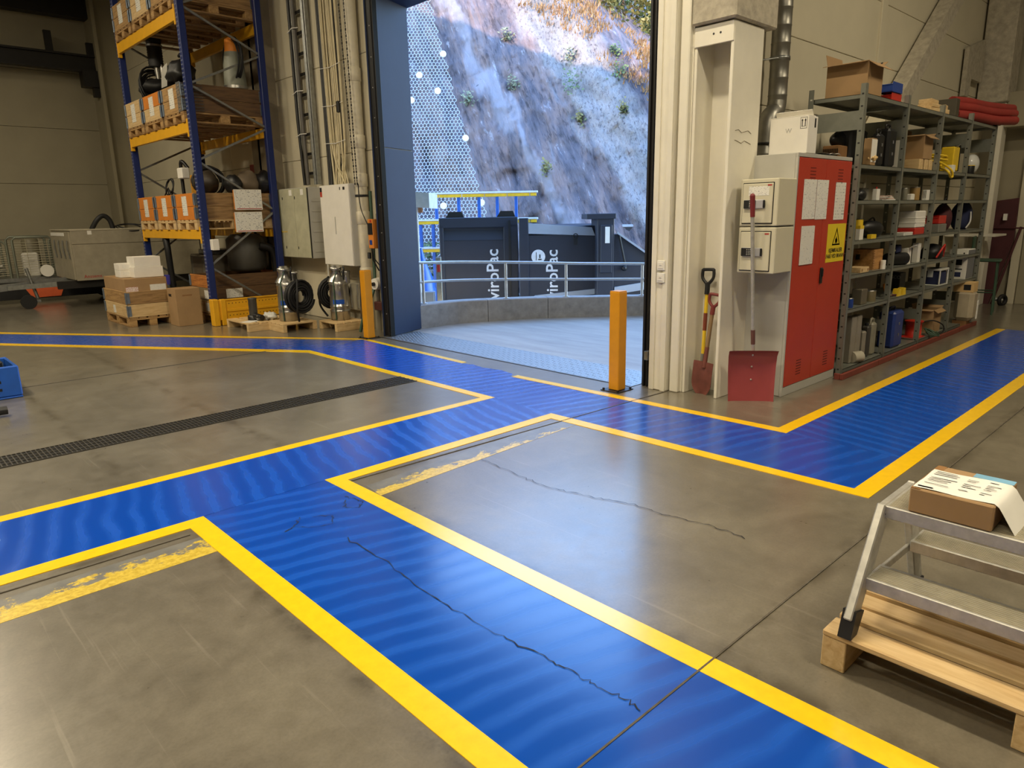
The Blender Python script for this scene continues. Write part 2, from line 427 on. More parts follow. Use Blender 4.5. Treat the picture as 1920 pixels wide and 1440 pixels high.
FLOOR = concrete_floor(); BLUE_Y = blue_paint('blue_floor_paint', 'Y'); BLUE_X = blue_paint('blue_floor_paint_cross', 'X')
YEL = mk('yellow_line_paint', (250, 200, 22), .26, 0, .06, 20)
_b = YEL.node_tree.nodes['Principled BSDF']; _b.inputs['Coat Weight'].default_value = .45; _b.inputs['Coat Roughness'].default_value = .18
WORN = worn_yellow(); YARD = yard_concrete(); ROCK = rock_mat()
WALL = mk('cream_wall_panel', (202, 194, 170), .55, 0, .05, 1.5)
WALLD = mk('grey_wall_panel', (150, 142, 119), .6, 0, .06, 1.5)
WHITE = mk('white_painted_steel', (224, 219, 203), .45, 0, .05, 4)
CONC = mk('rough_concrete', (170, 162, 144), .85, 0, .22, 14, .4)
CEIL = mk('dark_ceiling', (96, 94, 88), .8)
STEELD = mk('dark_steel', (38, 36, 34), .5, .3)
NAVY = mk('navy_cladding', (43, 53, 79), .65, 0, .04, 3, spec=.25)
BLACK = mk('black_plastic', (22, 22, 23), .45)
RUB = mk('black_rubber', (16, 16, 17), .6)
GALV = mk('galvanised_steel', (150, 152, 150), .38, .85, .18, 18)
SHELF = mk('grey_shelf_steel', (132, 134, 124), .42, .45, .1, 10)
ALU = mk('aluminium', (188, 186, 178), .42, .55, .15, 25)
STAIN = mk('stainless_steel', (176, 174, 168), .3, .9, .12, 12)
CARD = mk('brown_cardboard', (158, 127, 88), .8, 0, .08, 5)
CARDD = mk('dark_cardboard', (136, 98, 58), .8, 0, .1, 5)
CARDW = mk('white_cardboard', (226, 222, 212), .7, 0, .04, 5)
PAPER = mk('plain_paper', (228, 226, 218), .6, 0, .02, 5)
PRINT = print_mat('printed_paper', (224, 222, 214), (150, 150, 150), 24, .56); PRINTS = print_mat('printed_notice', (222, 220, 210), (120, 120, 122), 9, .55)
DOC = print_mat('printed_poster', (226, 224, 216), (120, 120, 124), 13, .55)
INK = mk('black_ink', (20, 20, 22), .5); REDINK = mk('red_ink', (168, 40, 34), .5)
PINEX = wood('pine_board_x', (212, 184, 136), (188, 154, 104), 0); PINEY = wood('pine_board_y', (212, 184, 136), (188, 154, 104), 1)
OLDX = wood('weathered_board_x', (164, 130, 84), (118, 88, 54), 0); OLDY = wood('weathered_board_y', (182, 146, 94), (132, 98, 60), 1)
DKWX = wood('dark_board_x', (104, 76, 46), (70, 50, 32), 0)
ORANGE = mk('orange_painted_board', (208, 126, 44), .55, 0, .1, 6)
RACKB = mk('rack_blue', (22, 38, 94), .4, 0, .08, 8); RACKY = mk('rack_yellow', (226, 168, 30), .4, 0, .06, 8)
BOLY = mk('bollard_yellow', (214, 146, 22), .4, 0, .06, 8)
RED = mk('cabinet_red', (176, 56, 38), .4, 0, .05, 4)
GREY = mk('cabinet_grey', (176, 174, 166), .45, 0, .04, 4)
BEIGE = mk('beige_enamel', (200, 194, 170), .45, 0, .03, 5)
SNOWR = mk('red_plastic', (150, 66, 68), .38, 0, .08, 5)
YELP = mk('yellow_plastic', (226, 190, 40), .45); BLUEP = mk('blue_plastic', (34, 64, 140), .4)
REDP = mk('bright_red_plastic', (190, 44, 34), .4); GREENW = mk('green_steel', (58, 84, 66), .5)
CLEAR = mk('clear_plastic', (206, 206, 200), .15); BLUEN = mk('dark_blue_cloth', (30, 38, 74), .8)
MAROON = mk('maroon_canvas', (72, 30, 34), .75); TRGREY = mk('trailer_grey', (150, 142, 122), .5)
PIPE = mk('white_pipe', (206, 198, 176), .5); CABLEW = mk('white_cable', (206, 194, 160), .55)

# ------------------------------------------------------------------ the room
fl = struct('floor', MB().prism([(-7, -11), (13.9, -11), (13.9, 3.6), (5.62, 3.6), (5.62, 19.6), (-7, 19.6)], -.3, 0), FLOOR)
def flat(name, poly, m, z=.002, z0=0):
    return struct(name, MB().prism(poly, z0, z), m, fl)
flat('walkway_paint', [(-5, 3.715), (3.92, 3.72), (3.95, 4.44), (-5, 4.435)], BLUE_X)
flat('walkway_paint', [(1.185, -5), (1.915, -5), (1.915, 3.715), (1.185, 3.715)], BLUE_Y)
gap = [(4.60, 4.92), (4.70, 5.0), (4.74, 5.2), (4.70, 5.45), (4.73, 5.65), (4.69, 5.79)]
flat('walkway_paint', [(3.96, 1.40), (4.682, 1.40), (4.682, 2.15)] + gap + [(4.79, 7.97), (3.95, 7.77), (3.95, 4.44), (3.92, 3.72)], BLUE_Y)
flat('walkway_paint', [(4.682, 1.40), (10.72, 1.40), (10.72, 2.15), (4.682, 2.15)], BLUE_X)
flat('walkway_paint', [(3.95, 7.77), (4.66, 7.98), (-.64, 15.56), (-1.37, 15.48)], BLUE_Y)
YL = [[(-5, 4.435), (3.95, 4.435), (3.86, 4.525), (-5, 4.525)], [(3.95, 4.435), (3.95, 7.77), (3.865, 7.67), (3.86, 4.525)],
      [(-5, 3.715), (1.185, 3.715), (1.08, 3.61), (-5, 3.61)], [(1.185, 3.715), (1.185, -5), (1.08, -5), (1.08, 3.61)],
      [(1.915, 3.725), (3.92, 3.73), (3.815, 3.63), (2.015, 3.625)], [(1.915, 3.725), (2.015, 3.625), (2.015, -5), (1.915, -5)],
      [(3.92, 3.73), (3.815, 3.63), (3.875, 1.29), (3.96, 1.40)], [(3.96, 1.40), (3.875, 1.29), (11.5, 1.295), (11.5, 1.405)],
      [(4.682, 2.15), (4.772, 2.25), (4.69, 4.92), (4.61, 4.91)], [(4.682, 2.15), (10.72, 2.15), (10.72, 2.25), (4.772, 2.25)],
      [(4.69, 5.79), (4.765, 5.80), (4.855, 7.97), (4.79, 7.97)], [(4.79, 7.97), (4.855, 7.97), (-.56, 15.72), (-.64, 15.60)],
      [(3.95, 7.77), (3.865, 7.67), (-1.45, 15.38), (-1.37, 15.48)]]
for p in YL: flat('yellow_line', p, YEL, .0035)
for p in ([(2.02, 3.27), (3.84, 3.38), (3.80, 3.57), (2.04, 3.46)], [(-5, 3.23), (1.08, 3.25), (1.08, 3.47), (-5, 3.45)]):
    flat('worn_line', p, WORN, .0012)
DARKJ = mk('joint_filler', (84, 77, 64), .8, 0, .3, 30)
for a, b, w in (((-7, 1.125), (8, 1.125), .0035), ((2.02, 3.595), (5.15, 3.47), .005), ((-3, 8.13), (3.9, 8.13), .005), ((-3, 3.53), (1.05, 3.53), .004)):
    d = Vector((b[0]-a[0], b[1]-a[1])).normalized(); nn = Vector((-d.y, d.x))*w
    flat('saw_joint', [(a[0]+nn.x, a[1]+nn.y), (a[0]-nn.x, a[1]-nn.y), (b[0]-nn.x, b[1]-nn.y), (b[0]+nn.x, b[1]+nn.y)], DARKJ, .0044, .0005)
CRK = mk('crack_dark', (30, 30, 36), .9)  # dark tone of the worn cracks in the floor
def crack(pts, w, seed):
    rnd = random.Random(seed); P = []
    for (x0, y0), (x1, y1) in zip(pts[:-1], pts[1:]):
        for k in range(9):
            t = k/9; P.append((x0+(x1-x0)*t+rnd.uniform(-.012, .012), y0+(y1-y0)*t+rnd.uniform(-.006, .006)))
    Lp = []; Rp = []
    for i in range(len(P)):
        d = Vector(P[min(i+1, len(P)-1)])-Vector(P[max(i-1, 0)]); d.normalize()
        ww = w*rnd.uniform(.3, 1.2); Lp.append((P[i][0]-d.y*ww, P[i][1]+d.x*ww)); Rp.append((P[i][0]+d.y*ww, P[i][1]-d.x*ww))
    mb = MB()
    for i in range(len(P)-1):
        mb.add([(*Lp[i], .0046), (*Lp[i+1], .0046), (*Rp[i+1], .0046), (*Rp[i], .0046)], [(3, 2, 1, 0)])
    struct('floor_crack', mb, CRK, fl)
crack([(2.82, 3.30), (2.78, 2.87), (2.776, 2.62), (2.835, 2.385), (2.908, 2.18), (2.914, 1.94), (2.97, 1.73), (2.96, 1.5)], .0028, 1)
crack([(1.59, 2.92), (1.59, 2.52), (1.552, 2.15), (1.565, 1.785), (1.59, 1.53), (1.60, 1.386), (1.616, 1.26), (1.617, 1.13)], .0026, 2)
crack([(1.55, 3.32), (1.47, 3.24), (1.40, 3.2)], .003, 3); crack([(1.60, 3.28), (1.68, 3.22), (1.62, 3.12), (1.52, 3.17), (1.47, 3.24)], .0022, 4)
crack([(1.86, 3.40), (1.90, 3.28), (1.84, 3.2), (1.78, 3.28), (1.86, 3.36)], .003, 5)

def panels(parent, rows, cols, mk_box, m):
    for z0, z1 in zip(rows[:-1], rows[1:]):
        for a, b in zip(cols[:-1], cols[1:]):
            x = mk_box(a+.003, b-.003, z0+.003, z1-.003); B(parent, 'wall_panel', *x, m, .004)
rows12 = [0, 1.22, 2.44, 3.665, 4.89, 6.6]
wd = struct('wall_door', MB().box(5.56, 5.85, 8.12, 19.8, 0, 6.6).box(5.56, 5.85, 3.55, 8.12, 4.3, 6.6), WALLD)
panels(wd, rows12, [8.12, 13.2, 19.5], lambda a, b, c, d: (5.50, 5.562, a, b, c, d), WALL)
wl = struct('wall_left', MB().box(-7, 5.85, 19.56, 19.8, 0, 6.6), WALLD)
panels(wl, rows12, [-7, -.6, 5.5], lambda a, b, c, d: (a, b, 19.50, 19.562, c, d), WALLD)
wr = struct('wall_right', MB().box(5.62, 13.7, 3.512, 3.75, 0, 6.6), WALLD)
panels(wr, [0, .52, 1.18, 1.84, 2.5, 3.16, 3.82, 4.48, 5.14, 6.6], [5.66, 9.16, 13.7], lambda a, b, c, d: (a, b, 3.45, 3.514, c, d), WALL)
B(wr, 'panel_cover_strip', 9.08, 9.24, 3.425, 3.452, 0, 6.4, WALL)
we = struct('wall_end', MB().box(13.7, 13.9, -11, 3.75, 0, 6.6), WALLD)
struct('wall_back', MB().box(-7.2, -7, -11, 19.8, 0, 6.6), WALLD); struct('wall_near', MB().box(-7.2, 13.9, -11.2, -11, 0, 6.6), WALLD)
struct('ceiling', MB().prism([(-7.2, -11.2), (13.9, -11.2), (13.9, 3.75), (5.85, 3.75), (5.85, 19.8), (-7.2, 19.8)], 6.6, 19.1), CEIL)  # ceiling plus unseen mass above, its height chosen to shade the lower cliff
d1 = struct('door_1', MB().box(13.66, 13.70, 1.75, 2.68, 0, 2.1, .004), WALLD)
B(d1, 'door_frame', 13.62, 13.70, 2.69, 2.80, 0, 2.2, WALL); B(d1, 'door_frame', 13.62, 13.70, 1.64, 1.74, 0, 2.2, WALL); B(d1, 'door_frame', 13.62, 13.70, 1.64, 2.80, 2.2, 2.3, WALL)

# door opening: guide rails, reveal, lintel, checker plate
rl = struct('trim_1', MB().box(5.15, 5.22, 7.82, 7.97, 0, 6.2, .004), BLACK)
B(rl, 'rail_edge', 5.13, 5.15, 7.955, 7.972, 0, 6.2, NAVY)
for z in np.arange(.3, 4.3, .35): B(rl, 'bolt', 5.142, 5.151, 7.885, 7.897, z, z+.012, ALU, .001)
B(rl, 'rail_channel', 5.135, 5.151, 7.84, 7.86, 0, 6.2, STEELD)
rv = struct('trim_2', MB().prism([(5.25, 7.88), (5.82, 8.10), (5.82, 8.16), (5.25, 8.02)], 0, 4.16), BLACK)
for z0, z1 in ((.01, 2.40), (2.412, 4.158)): part(rv, 'cladding_panel', MB().prism([(5.22, 7.84), (5.85, 8.085), (5.85, 8.20), (5.22, 8.05)], z0, z1), NAVY)
struct('trim_3', MB().box(5.22, 5.88, 3.6, 8.14, 4.16, 5.2, .004), NAVY)
rr = struct('trim_4', MB().box(5.18, 5.26, 3.655, 3.78, 0, 6.2, .004), STEELD)
B(rr, 'rail_channel', 5.16, 5.182, 3.70, 3.715, 0, 6.2, BLACK); B(rr, 'rail_channel', 5.16, 5.182, 3.74, 3.755, 0, 6.2, BLACK)
for z in np.arange(.32, 4.3, .42):
    B(rr, 'bolt', 5.17, 5.181, 3.672, 3.684, z, z+.012, ALU, .001); B(rr, 'bolt', 5.17, 5.181, 3.672, 3.684, z+.04, z+.052, ALU, .001)
B(rr, 'stop_bracket', 5.10, 5.18, 3.66, 3.70, .26, .34, GALV)
tf = struct('trim_5', MB().box(5.12, 5.62, 3.48, 3.65, 0, 6.6, .006), WHITE)
B(tf, 'frame_rib', 5.105, 5.121, 3.60, 3.65, 0, 6.6, WHITE); B(tf, 'frame_rib', 5.105, 5.121, 3.48, 3.53, 0, 6.6, WHITE)
B(tf, 'frame_rib', 5.15, 5.62, 3.375, 3.46, 0, 6.6, WHITE, .008); B(tf, 'frame_web', 5.2, 5.62, 3.365, 3.50, 0, 6.6, WHITE)
B(tf, 'cladding_panel', 5.60, 5.86, 3.45, 3.80, 0, 4.2, NAVY)
co = struct('trim_6', MB().box(5.45, 5.65, 3.03, 3.36, 0, 2.95), WHITE)
B(co, 'column_flange', 5.2, 5.46, 3.335, 3.362, 0, 2.95, WHITE, .004); B(co, 'column_flange', 5.2, 5.652, 3.018, 3.045, 0, 2.95, WHITE, .004)
B(co, 'end_plate', 5.19, 5.21, 3.02, 3.36, 2.80, 2.945, WHITE); B(co, 'end_plate', 5.2, 5.65, 3.02, 3.36, 2.92, 2.95, WHITE)
for y in (3.13, 3.19): part(co, 'bolt_hole', MB().cyl((5.188, y, 2.875), (5.192, y, 2.875), .008), BLACK)
for i, (y0, z0, y1, z1) in enumerate(((3.0, 2.16, 3.0, 2.16), (3.0, 2.08, 3.0, 2.08))):
    pts = [(5.28+.05*k, 3.0165, z0+.012*math.sin(k*2.1+i)) for k in range(6)]
    part(co, 'scuff_mark', MB().tube(pts, .0022, 5), mk('scuff', (120, 108, 84), .7))
cb = struct('trim_7', MB().box(5.15, 5.80, 2.985, 3.365, 2.955, 6.6, .012), CONC)
# base of corner against wall_right
struct('trim_8', MB().box(5.655, 5.70, 3.30, 3.45, 0, 6.6), WHITE)

# checker plate threshold with raised lozenges
CHK = mk('checker_plate', (158, 160, 160), .36, .8, .1, 20)
ck = solo('threshold_plate', MB().box(5.06, 5.64, 3.80, 7.92, 0, .006, .002), CHK, 'checker plate steel threshold across the open doorway', 'threshold', (0, 0, 0))
mb = MB()
for i in range(13):
    for j in range(93):
        x = 5.085+i*.043+(.0215 if j % 2 else 0); y = 3.83+j*.0436; a = R(45) if (i+j) % 2 else R(-45)
        if x > 5.63: continue
        c, s = math.cos(a), math.sin(a); l, w = .016, .005
        q = [(x+c*u-s*v, y+s*u+c*v, z) for u, v, z in ((-l, 0, .006), (0, -w, .006), (l, 0, .006), (0, w, .006), (0, 0, .0095))]
        mb.add(q, [(0, 1, 4), (1, 2, 4), (2, 3, 4), (3, 0, 4)])
lz = part(ck, 'raised_tread', mb, CHK); lz['kind'] = 'stuff'
B(ck, 'plate_edge', 5.045, 5.062, 3.80, 7.92, 0, .004, BLACK, .001)

# drain grate in the floor
GRT = mk('grate_steel', (70, 66, 58), .5, .5, .2, 30); PIT = mk('drain_pit', (14, 13, 12), .9)
dg = thing('drain_grate', 'long narrow steel drain grating let into the grey floor', 'drain', (0, 5.61, 0))
B(dg, 'drain_channel', -2.5, 3.86, -.145, .145, .0003, .0012, PIT, 0)
for k in range(13):
    x0 = -2.5+k*.49; mb = MB()
    for i in range(17): mb.box(x0+.012+i*.0285, x0+.020+i*.0285, -.14, .14, .001, .006)
    for y in (-.14, -.07, 0, .07, .134): mb.box(x0+.004, x0+.486, y-.004, y+.004, .001, .0065)
    part(dg, 'grate_panel', mb, GRT)

# steel crane beam and roof beam by the left wall, corner column
bm = solo('crane_beam', MB().box(-7, 5.0, 19.02, 19.06, 4.88, 5.22).box(-7, 5.0, 18.94, 19.14, 5.19, 5.23).box(-7, 5.0, 18.94, 19.14, 4.87, 4.91), STEELD, 'dark steel crane beam running high along the left wall', 'beam')
for x in (4.15, 4.95): part(bm, 'hanger', MB().box(x-.07, x+.07, 19.0, 19.08, 5.2, 5.65 if x < 4.5 else 5.5), STEELD)
part(bm, 'bracket', MB().box(4.7, 5.05, 18.9, 19.2, 4.55, 4.9).box(4.9, 5.02, 18.95, 19.1, 4.35, 4.56), STEELD)
solo('roof_beam', MB().box(-7, 5.4, 19.1, 19.4, 6.02, 6.42), STEELD, 'black roof beam below the dark ceiling, top left', 'beam')
struct('trim_9', MB().box(5.02, 5.5, 18.9, 19.5, 0, 6.6, .01).box(4.98, 5.05, 18.7, 18.78, 0, 6.6), WALLD)
struct('trim_10', MB().box(5.30, 5.5, 11.55, 11.62, 0, 6.6).box(5.30, 5.32, 11.2, 11.85, 0, 6.6).box(5.30, 5.5, 11.2, 11.25, 0, 6.6), mk('column_brown_grey', (128, 118, 98), .6))

# diagonal concrete brace and far pillar by the right wall
br = solo('concrete_brace', MB().extrude([(8.72, 3.22, 2.3), (9.02, 3.22, 2.3), (12.95, 3.22, 5.6), (12.6, 3.22, 5.6)], (0, .19, 0)), CONC, 'pale diagonal concrete brace rising behind the grey shelving', 'brace')
part(br, 'brace_shoe', MB().extrude([(8.55, 3.2, 2.2), (9.02, 3.2, 2.2), (9.55, 3.2, 2.66), (9.18, 3.2, 2.82)], (0, .21, 0)), WALL)
fp = solo('concrete_pillar', MB().box(13.05, 13.5, 3.02, 3.42, 3.06, 6.6, .01), CONC, 'concrete pillar hanging on a slim white post in the far corner', 'pillar')
part(fp, 'steel_post', MB().box(13.15, 13.4, 3.05, 3.18, 0, 3.06, .004), WHITE)
part(fp, 'wall_bracket', MB().extrude([(12.2, 3.42, 3.75), (12.95, 3.42, 3.95), (12.95, 3.42, 3.35), (12.45, 3.42, 3.35), (12.4, 3.42, 3.1), (12.2, 3.42, 3.1)], (0, -.06, 0)), CONC)
part(fp, 'pillar_ledge', MB().box(13.2, 13.68, 2.4, 3.05, 2.7, 3.2, .006), WALLD)

# ------------------------------------------------------------------ the yard outside
EF = Vector((math.cos(R(45)), math.sin(R(45)), 0)); ER = Vector((EF.y, -EF.x, 0))
def yd(s, d, z=0): return EF*d + ER*s + Vector((0, 0, z))
YR = R(-45)
kpts = [(5.86, 8.08), (6.49, 8.05), (7.07, 7.81), (7.63, 7.51), (8.12, 7.13), (8.88, 6.49), (9.6, 5.75), (10.2, 4.95), (10.6, 4.0)]
KP = [Vector((p.x, p.y)) for p in smooth_path([(x, y, 0) for x, y in kpts], 4)]
KP = [Vector((5.6, 8.085))] + KP
poly = [(p.x, p.y) for p in KP] + [(10.7, 3.75), (5.6, 3.75)]
struct('floor_yard', MB().prism(poly, -.4, -.002), YARD)
struct('floor_lower_yard', MB().prism([(5.9, 3.76), (60, 3.76), (60, 60), (-20, 60), (-20, 19.9), (5.9, 19.9)], -1.6, -1.2), YARD)
def kz(t): return .34-.07*t
KC = mk('kerb_concrete', (140, 140, 142), .8, 0, .2, 9, .3)
nK = len(KP); mbk = []
seg = [0, 8, 14, 20, 26, nK-1]
ks = thing('kerb_wall', 'low curved grey concrete kerb wall around the ramp outside', 'kerb', (0, 0, 0))
for a, b in zip(seg[:-1], seg[1:]):
    mb = MB(); ring = []
    for i in range(a, b+1):
        d = (KP[min(i+1, nK-1)]-KP[max(i-1, 0)]).normalized(); nn = Vector((-d.y, d.x))
        e = .004 if i in (a, b) else 0
        p = KP[i] + d*(e if i == a else -e); z = kz(i/nK)
        ring.append([(p.x, p.y, -.3), (p.x, p.y, z-.012), (p.x+nn.x*.012, p.y+nn.y*.012, z), (p.x+nn.x*.25, p.y+nn.y*.25, z), (p.x+nn.x*.25, p.y+nn.y*.25, -1.2)])
    v = [q for r in ring for q in r]; m = len(ring)
    fs = [(i*5+k, (i+1)*5+k, (i+1)*5+k+1, i*5+k+1) for i in range(m-1) for k in range(4)]
    fs = [tuple(reversed(f)) for f in fs]
    fs += [(4, 3, 2, 1, 0), tuple((m-1)*5+k for k in range(5))]
    mb.add(v, fs); part(ks, 'kerb_block', mb, KC)
rg = thing('railing', 'galvanised two-bar tube railing on the curved kerb', 'railing', (0, 0, 0))
def koff(i, off, z):
    d = (KP[min(i+1, nK-1)]-KP[max(i-1, 0)]).normalized(); nn = Vector((-d.y, d.x)); p = KP[i]+nn*off; return (p.x, p.y, z)
RAILM = mk('galvanised_tube', (196, 200, 204), .4, .6, .1, 12)
part(rg, 'top_rail', MB().tube([koff(i, .1, .93-.21*i/nK*1.15) for i in range(1, nK)], .021, 10), RAILM)
part(rg, 'mid_rail', MB().tube([koff(i, .1, .655-.15*i/nK*1.15) for i in range(1, nK)], .019, 10), RAILM)
for i in (2, 10, 16, 21, 26, 31):
    b = koff(i, .1, kz(i/nK)); t = (b[0], b[1], .93-.21*i/nK*1.15)
    part(rg, 'post', MB().cyl(b, t, .021, n=10).cyl(b, (b[0], b[1], b[2]+.012), .05, n=10), RAILM)

# rock cliff
def crest(s): return max(4.5, min(15.5, 8.5-.86*(s-2.6)))
def cliff_pt(s, z):
    zc = crest(s); k = max(0., z-zc)
    run = (min(z, zc)+1.5)*.52 + k*1.9
    c = .88*s+.47*z
    n1 = noise.noise(Vector((c*.55, (z*.88-.47*s)*.10, 1.3)))
    n2 = noise.fractal(Vector((c*1.5, (z*.88-.47*s)*.25, 4.2)), .7, 2.1, 4)
    n3 = noise.fractal(Vector((s*1.1, z*1.1, 7.7)), .8, 2.0, 4)
    d = -.75*n1 - .28*n2 - .16*n3
    if -3.2 < s < 1 and z < 3.2: d += .5*max(0, noise.noise(Vector((s*.9, z*1.2, 2.2))))
    return yd(s, 25.2+run+d, z), c
mb = MB(); NS, NZ = 250, 170; uv = []
for j in range(NZ):
    z = -1.6 + 17.5*(j/(NZ-1))
    for i in range(NS):
        s = -15+32*(i/(NS-1))
        zz = z
        p, c = cliff_pt(s, zz); mb.v.append(tuple(p)); uv += [c, zz*.88-.47*s, s]
mb.f = [(j*NS+i, j*NS+i+1, (j+1)*NS+i+1, (j+1)*NS+i) for j in range(NZ-1) for i in range(NS-1)]; mb.sm = [True]*len(mb.f)
cliff = solo('rock_cliff', mb, ROCK, 'steep streaked purple-grey rock face rising behind the yard', 'cliff')
at = cliff.data.attributes.new('rockuv', 'FLOAT_VECTOR', 'POINT'); at.data.foreach_set('vector', uv)

# hexagonal wire net pinned over the left part of the cliff
NETM = mk('net_wire', (186, 192, 202), .45, .3, .05, 5)
mb = MB(); hw = .138; hh = hw/math.sqrt(3)*1.0
def net_pt(s, z):
    p, c = cliff_pt(s, z); k = .12+.05*noise.noise(Vector((s*.8, z*.3, 9)))
    base = yd(s, 25.2+(z+1.5)*.52-.62-k, z)
    q = p-EF*k
    return base*.72+q*.28
for j in range(-2, 100):
    for i in range(-4, 70):
        s0 = -8.5+i*hw+(hw/2 if j % 2 else 0); z0 = -1.2+j*hh*1.5
        if s0 > -4.0+(9.9-z0)*.2755: continue
        V6 = [(s0, z0+hh), (s0+hw/2, z0+hh/2), (s0+hw/2, z0-hh/2), (s0, z0-hh)]
        P = [net_pt(*q) for q in V6]
        for a, b in zip(P[:-1], P[1:]):
            d = (b-a).normalized(); u = d.cross(EF).normalized()*.0105; w = EF*-.012
            mb.add([a+u, a-u, a+w, b+u, b-u, b+w], [(0, 2, 5, 3), (2, 1, 4, 5), (1, 0, 3, 4)])
net = solo('wire_net', mb, NETM, 'pale hexagonal wire net draped over the left of the cliff', 'net')
def yz(px, py, d):      # where a bearing from the photograph meets the cliff, as offset and height
    return (px-1000)/1317*d, 1.55+(425-py)/1317*d*1.02
for px, py in ((838, 137), (795, 176), (830, 206), (882, 292), (782, 337), (845, 408), (912, 404), (782, 222)):
    s, z = yz(px, py, 27.5); p = net_pt(s, z)-EF*.03
    part(net, 'anchor_plate', MB().cyl(p, p-EF*.03, .13, .11, n=10), CARDW)

# grass, bushes and trees on the cliff
def leafmat(name, a, b):
    m, n, bs = newmat(name); t = noise_of(n, 1.5, 3, .6, objvec(n))
    r = ramp(n, t.outputs[0], [(.35, L3(a)), (.65, L3(b))]); n.links.new(r.outputs[0], bs.inputs['Base Color']); bs.inputs['Roughness'].default_value = .6
    return m
DRY = leafmat('dry_grass', (176, 134, 92), (150, 120, 78)); GRN = leafmat('green_leaf', (74, 96, 54), (104, 118, 64))
OLV = leafmat('autumn_leaf', (142, 124, 62), (100, 104, 56)); PALEG = leafmat('pale_grass', (140, 142, 112), (112, 118, 88))
rnd = random.Random(3)
def blades(mb, p, n, h, spread):
    for _ in range(n):
        q = Vector(p)+Vector((rnd.uniform(-spread, spread), rnd.uniform(-spread, spread), rnd.uniform(-.02, .05)))
        d = Vector((rnd.uniform(-.6, .6), rnd.uniform(-.6, .6), 1)).normalized()*h*rnd.uniform(.5, 1.1)
        w = Vector((rnd.uniform(-1, 1), rnd.uniform(-1, 1), 0)).normalized()*.03
        mb.add([q-w, q+w, q+d-EF*.1], [(0, 1, 2)])
mb = MB()
for _ in range(1500):
    s = rnd.uniform(-1, 14); zc = crest(s); z = zc+rnd.uniform(-1.1, 2.2)
    if noise.noise(Vector((s*.7, z*.7, 3))) < -.05: continue
    blades(mb, cliff_pt(s, z)[0], 9, .24, .28)
tag(solo('dry_grass', mb, DRY, 'dry golden grass covering the sunlit top of the cliff', 'grass'), kind='stuff')
bushes = [(1075, 205, .55, GRN, 'green bush hanging on the pale rock bed, largest one'), (1160, 185, .42, GRN, 'green tuft on the rock near the right door rail'),
          (968, 200, .35, PALEG, 'pale grass tuft in the middle of the rock face'), (955, 105, .32, PALEG, 'pale grass tuft high on the rock below the sunlit crest'),
          (1073, 150, .35, PALEG, 'pale tuft just above the largest green bush'), (1155, 145, .3, GRN, 'small green tuft upper right of the rock face'),
          (1090, 262, .28, OLV, 'olive tuft below the largest green bush'), (1025, 350, .28, OLV, 'olive tuft low on the rock above the dark containers'),
          (885, 224, .3, PALEG, 'pale tuft beside the edge of the wire net'), (1165, 250, .25, OLV, 'olive tuft on the right part of the rock face')]
for px, py, r, m, lab in bushes:
    s, z = yz(px, py, 28); p = cliff_pt(s, z)[0]; mb = MB()
    for _ in range(130):
        q = Vector((rnd.gauss(0, r*.4), rnd.gauss(0, r*.4), rnd.gauss(r*.2, r*.5)))
        a = Vector((rnd.uniform(-1, 1), rnd.uniform(-1, 1), rnd.uniform(-1, 1))).normalized()*.07; b = a.orthogonal().normalized()*.04
        mb.add([q-a, q+b, q+a, q-b], [(0, 1, 2, 3)])
    solo('cliff_bush', mb, m, lab, 'bush', tuple(p-EF*.1), 0, 'bushes on the cliff')
BARK = mk('tree_bark', (96, 78, 60), .85, 0, .2, 8)
def tree(s, d, z, h, r, m, lab):
    T = thing('tree', lab, 'tree', tuple(yd(s, d, z)), rnd.uniform(0, 6), 'trees above the cliff')
    part(T, 'trunk', MB().tube(smooth_path([(0, 0, -.4), (.1, .05, h*.4), (-.05, .1, h*.9)], 4), [.16-.01*i for i in range(9)], 8), BARK)
    mb = MB()
    for _ in range(11):
        a = rnd.uniform(0, 6.28); e = Vector((math.cos(a), math.sin(a), 0))*r*rnd.uniform(.4, .9)+Vector((0, 0, h*rnd.uniform(.45, .95)))
        mb.tube([(0, 0, h*.35), e*.6+Vector((0, 0, h*.05)), e], [.06, .04, .015], 5)
    part(T, 'branch', mb, BARK)
    mb = MB(); cl = [Vector((rnd.gauss(0, r*.45), rnd.gauss(0, r*.45), h*rnd.uniform(.15, 1.05))) for _ in range(26)]
    for _ in range(2600):
        q = rnd.choice(cl)+Vector((rnd.gauss(0, r*.17), rnd.gauss(0, r*.17), rnd.gauss(0, r*.17)))
        a = Vector((rnd.uniform(-1, 1), rnd.uniform(-1, 1), rnd.uniform(-1, 1))).normalized()*.12; b = a.orthogonal().normalized()*.07
        mb.add([q-a, q+b, q+a, q-b], [(0, 1, 2, 3)])
    f = part(T, 'foliage', mb, m); f['kind'] = 'stuff'
for a in ((2.9, 36.0, 8.6, 4.5, 1.7, OLV, 'yellow-green tree at the left end of the row above the cliff'), (4.5, 37.5, 7.6, 5.5, 1.9, GRN, 'deep green tree in the middle of the row above the cliff'),
          (5.9, 36.2, 6.2, 5.0, 1.5, OLV, 'olive autumn tree above the cliff next to the door rail'), (7.8, 37.5, 5.2, 6, 2.2, GRN, 'broad green tree above the cliff, rightmost'),
          (1.2, 38.5, 9.8, 4.5, 1.8, GRN, 'small green tree above the cliff crest, leftmost'), (4.0, 40, 8.2, 7, 2.4, OLV, 'tall yellow-green tree standing behind the others above the cliff')): tree(*a)

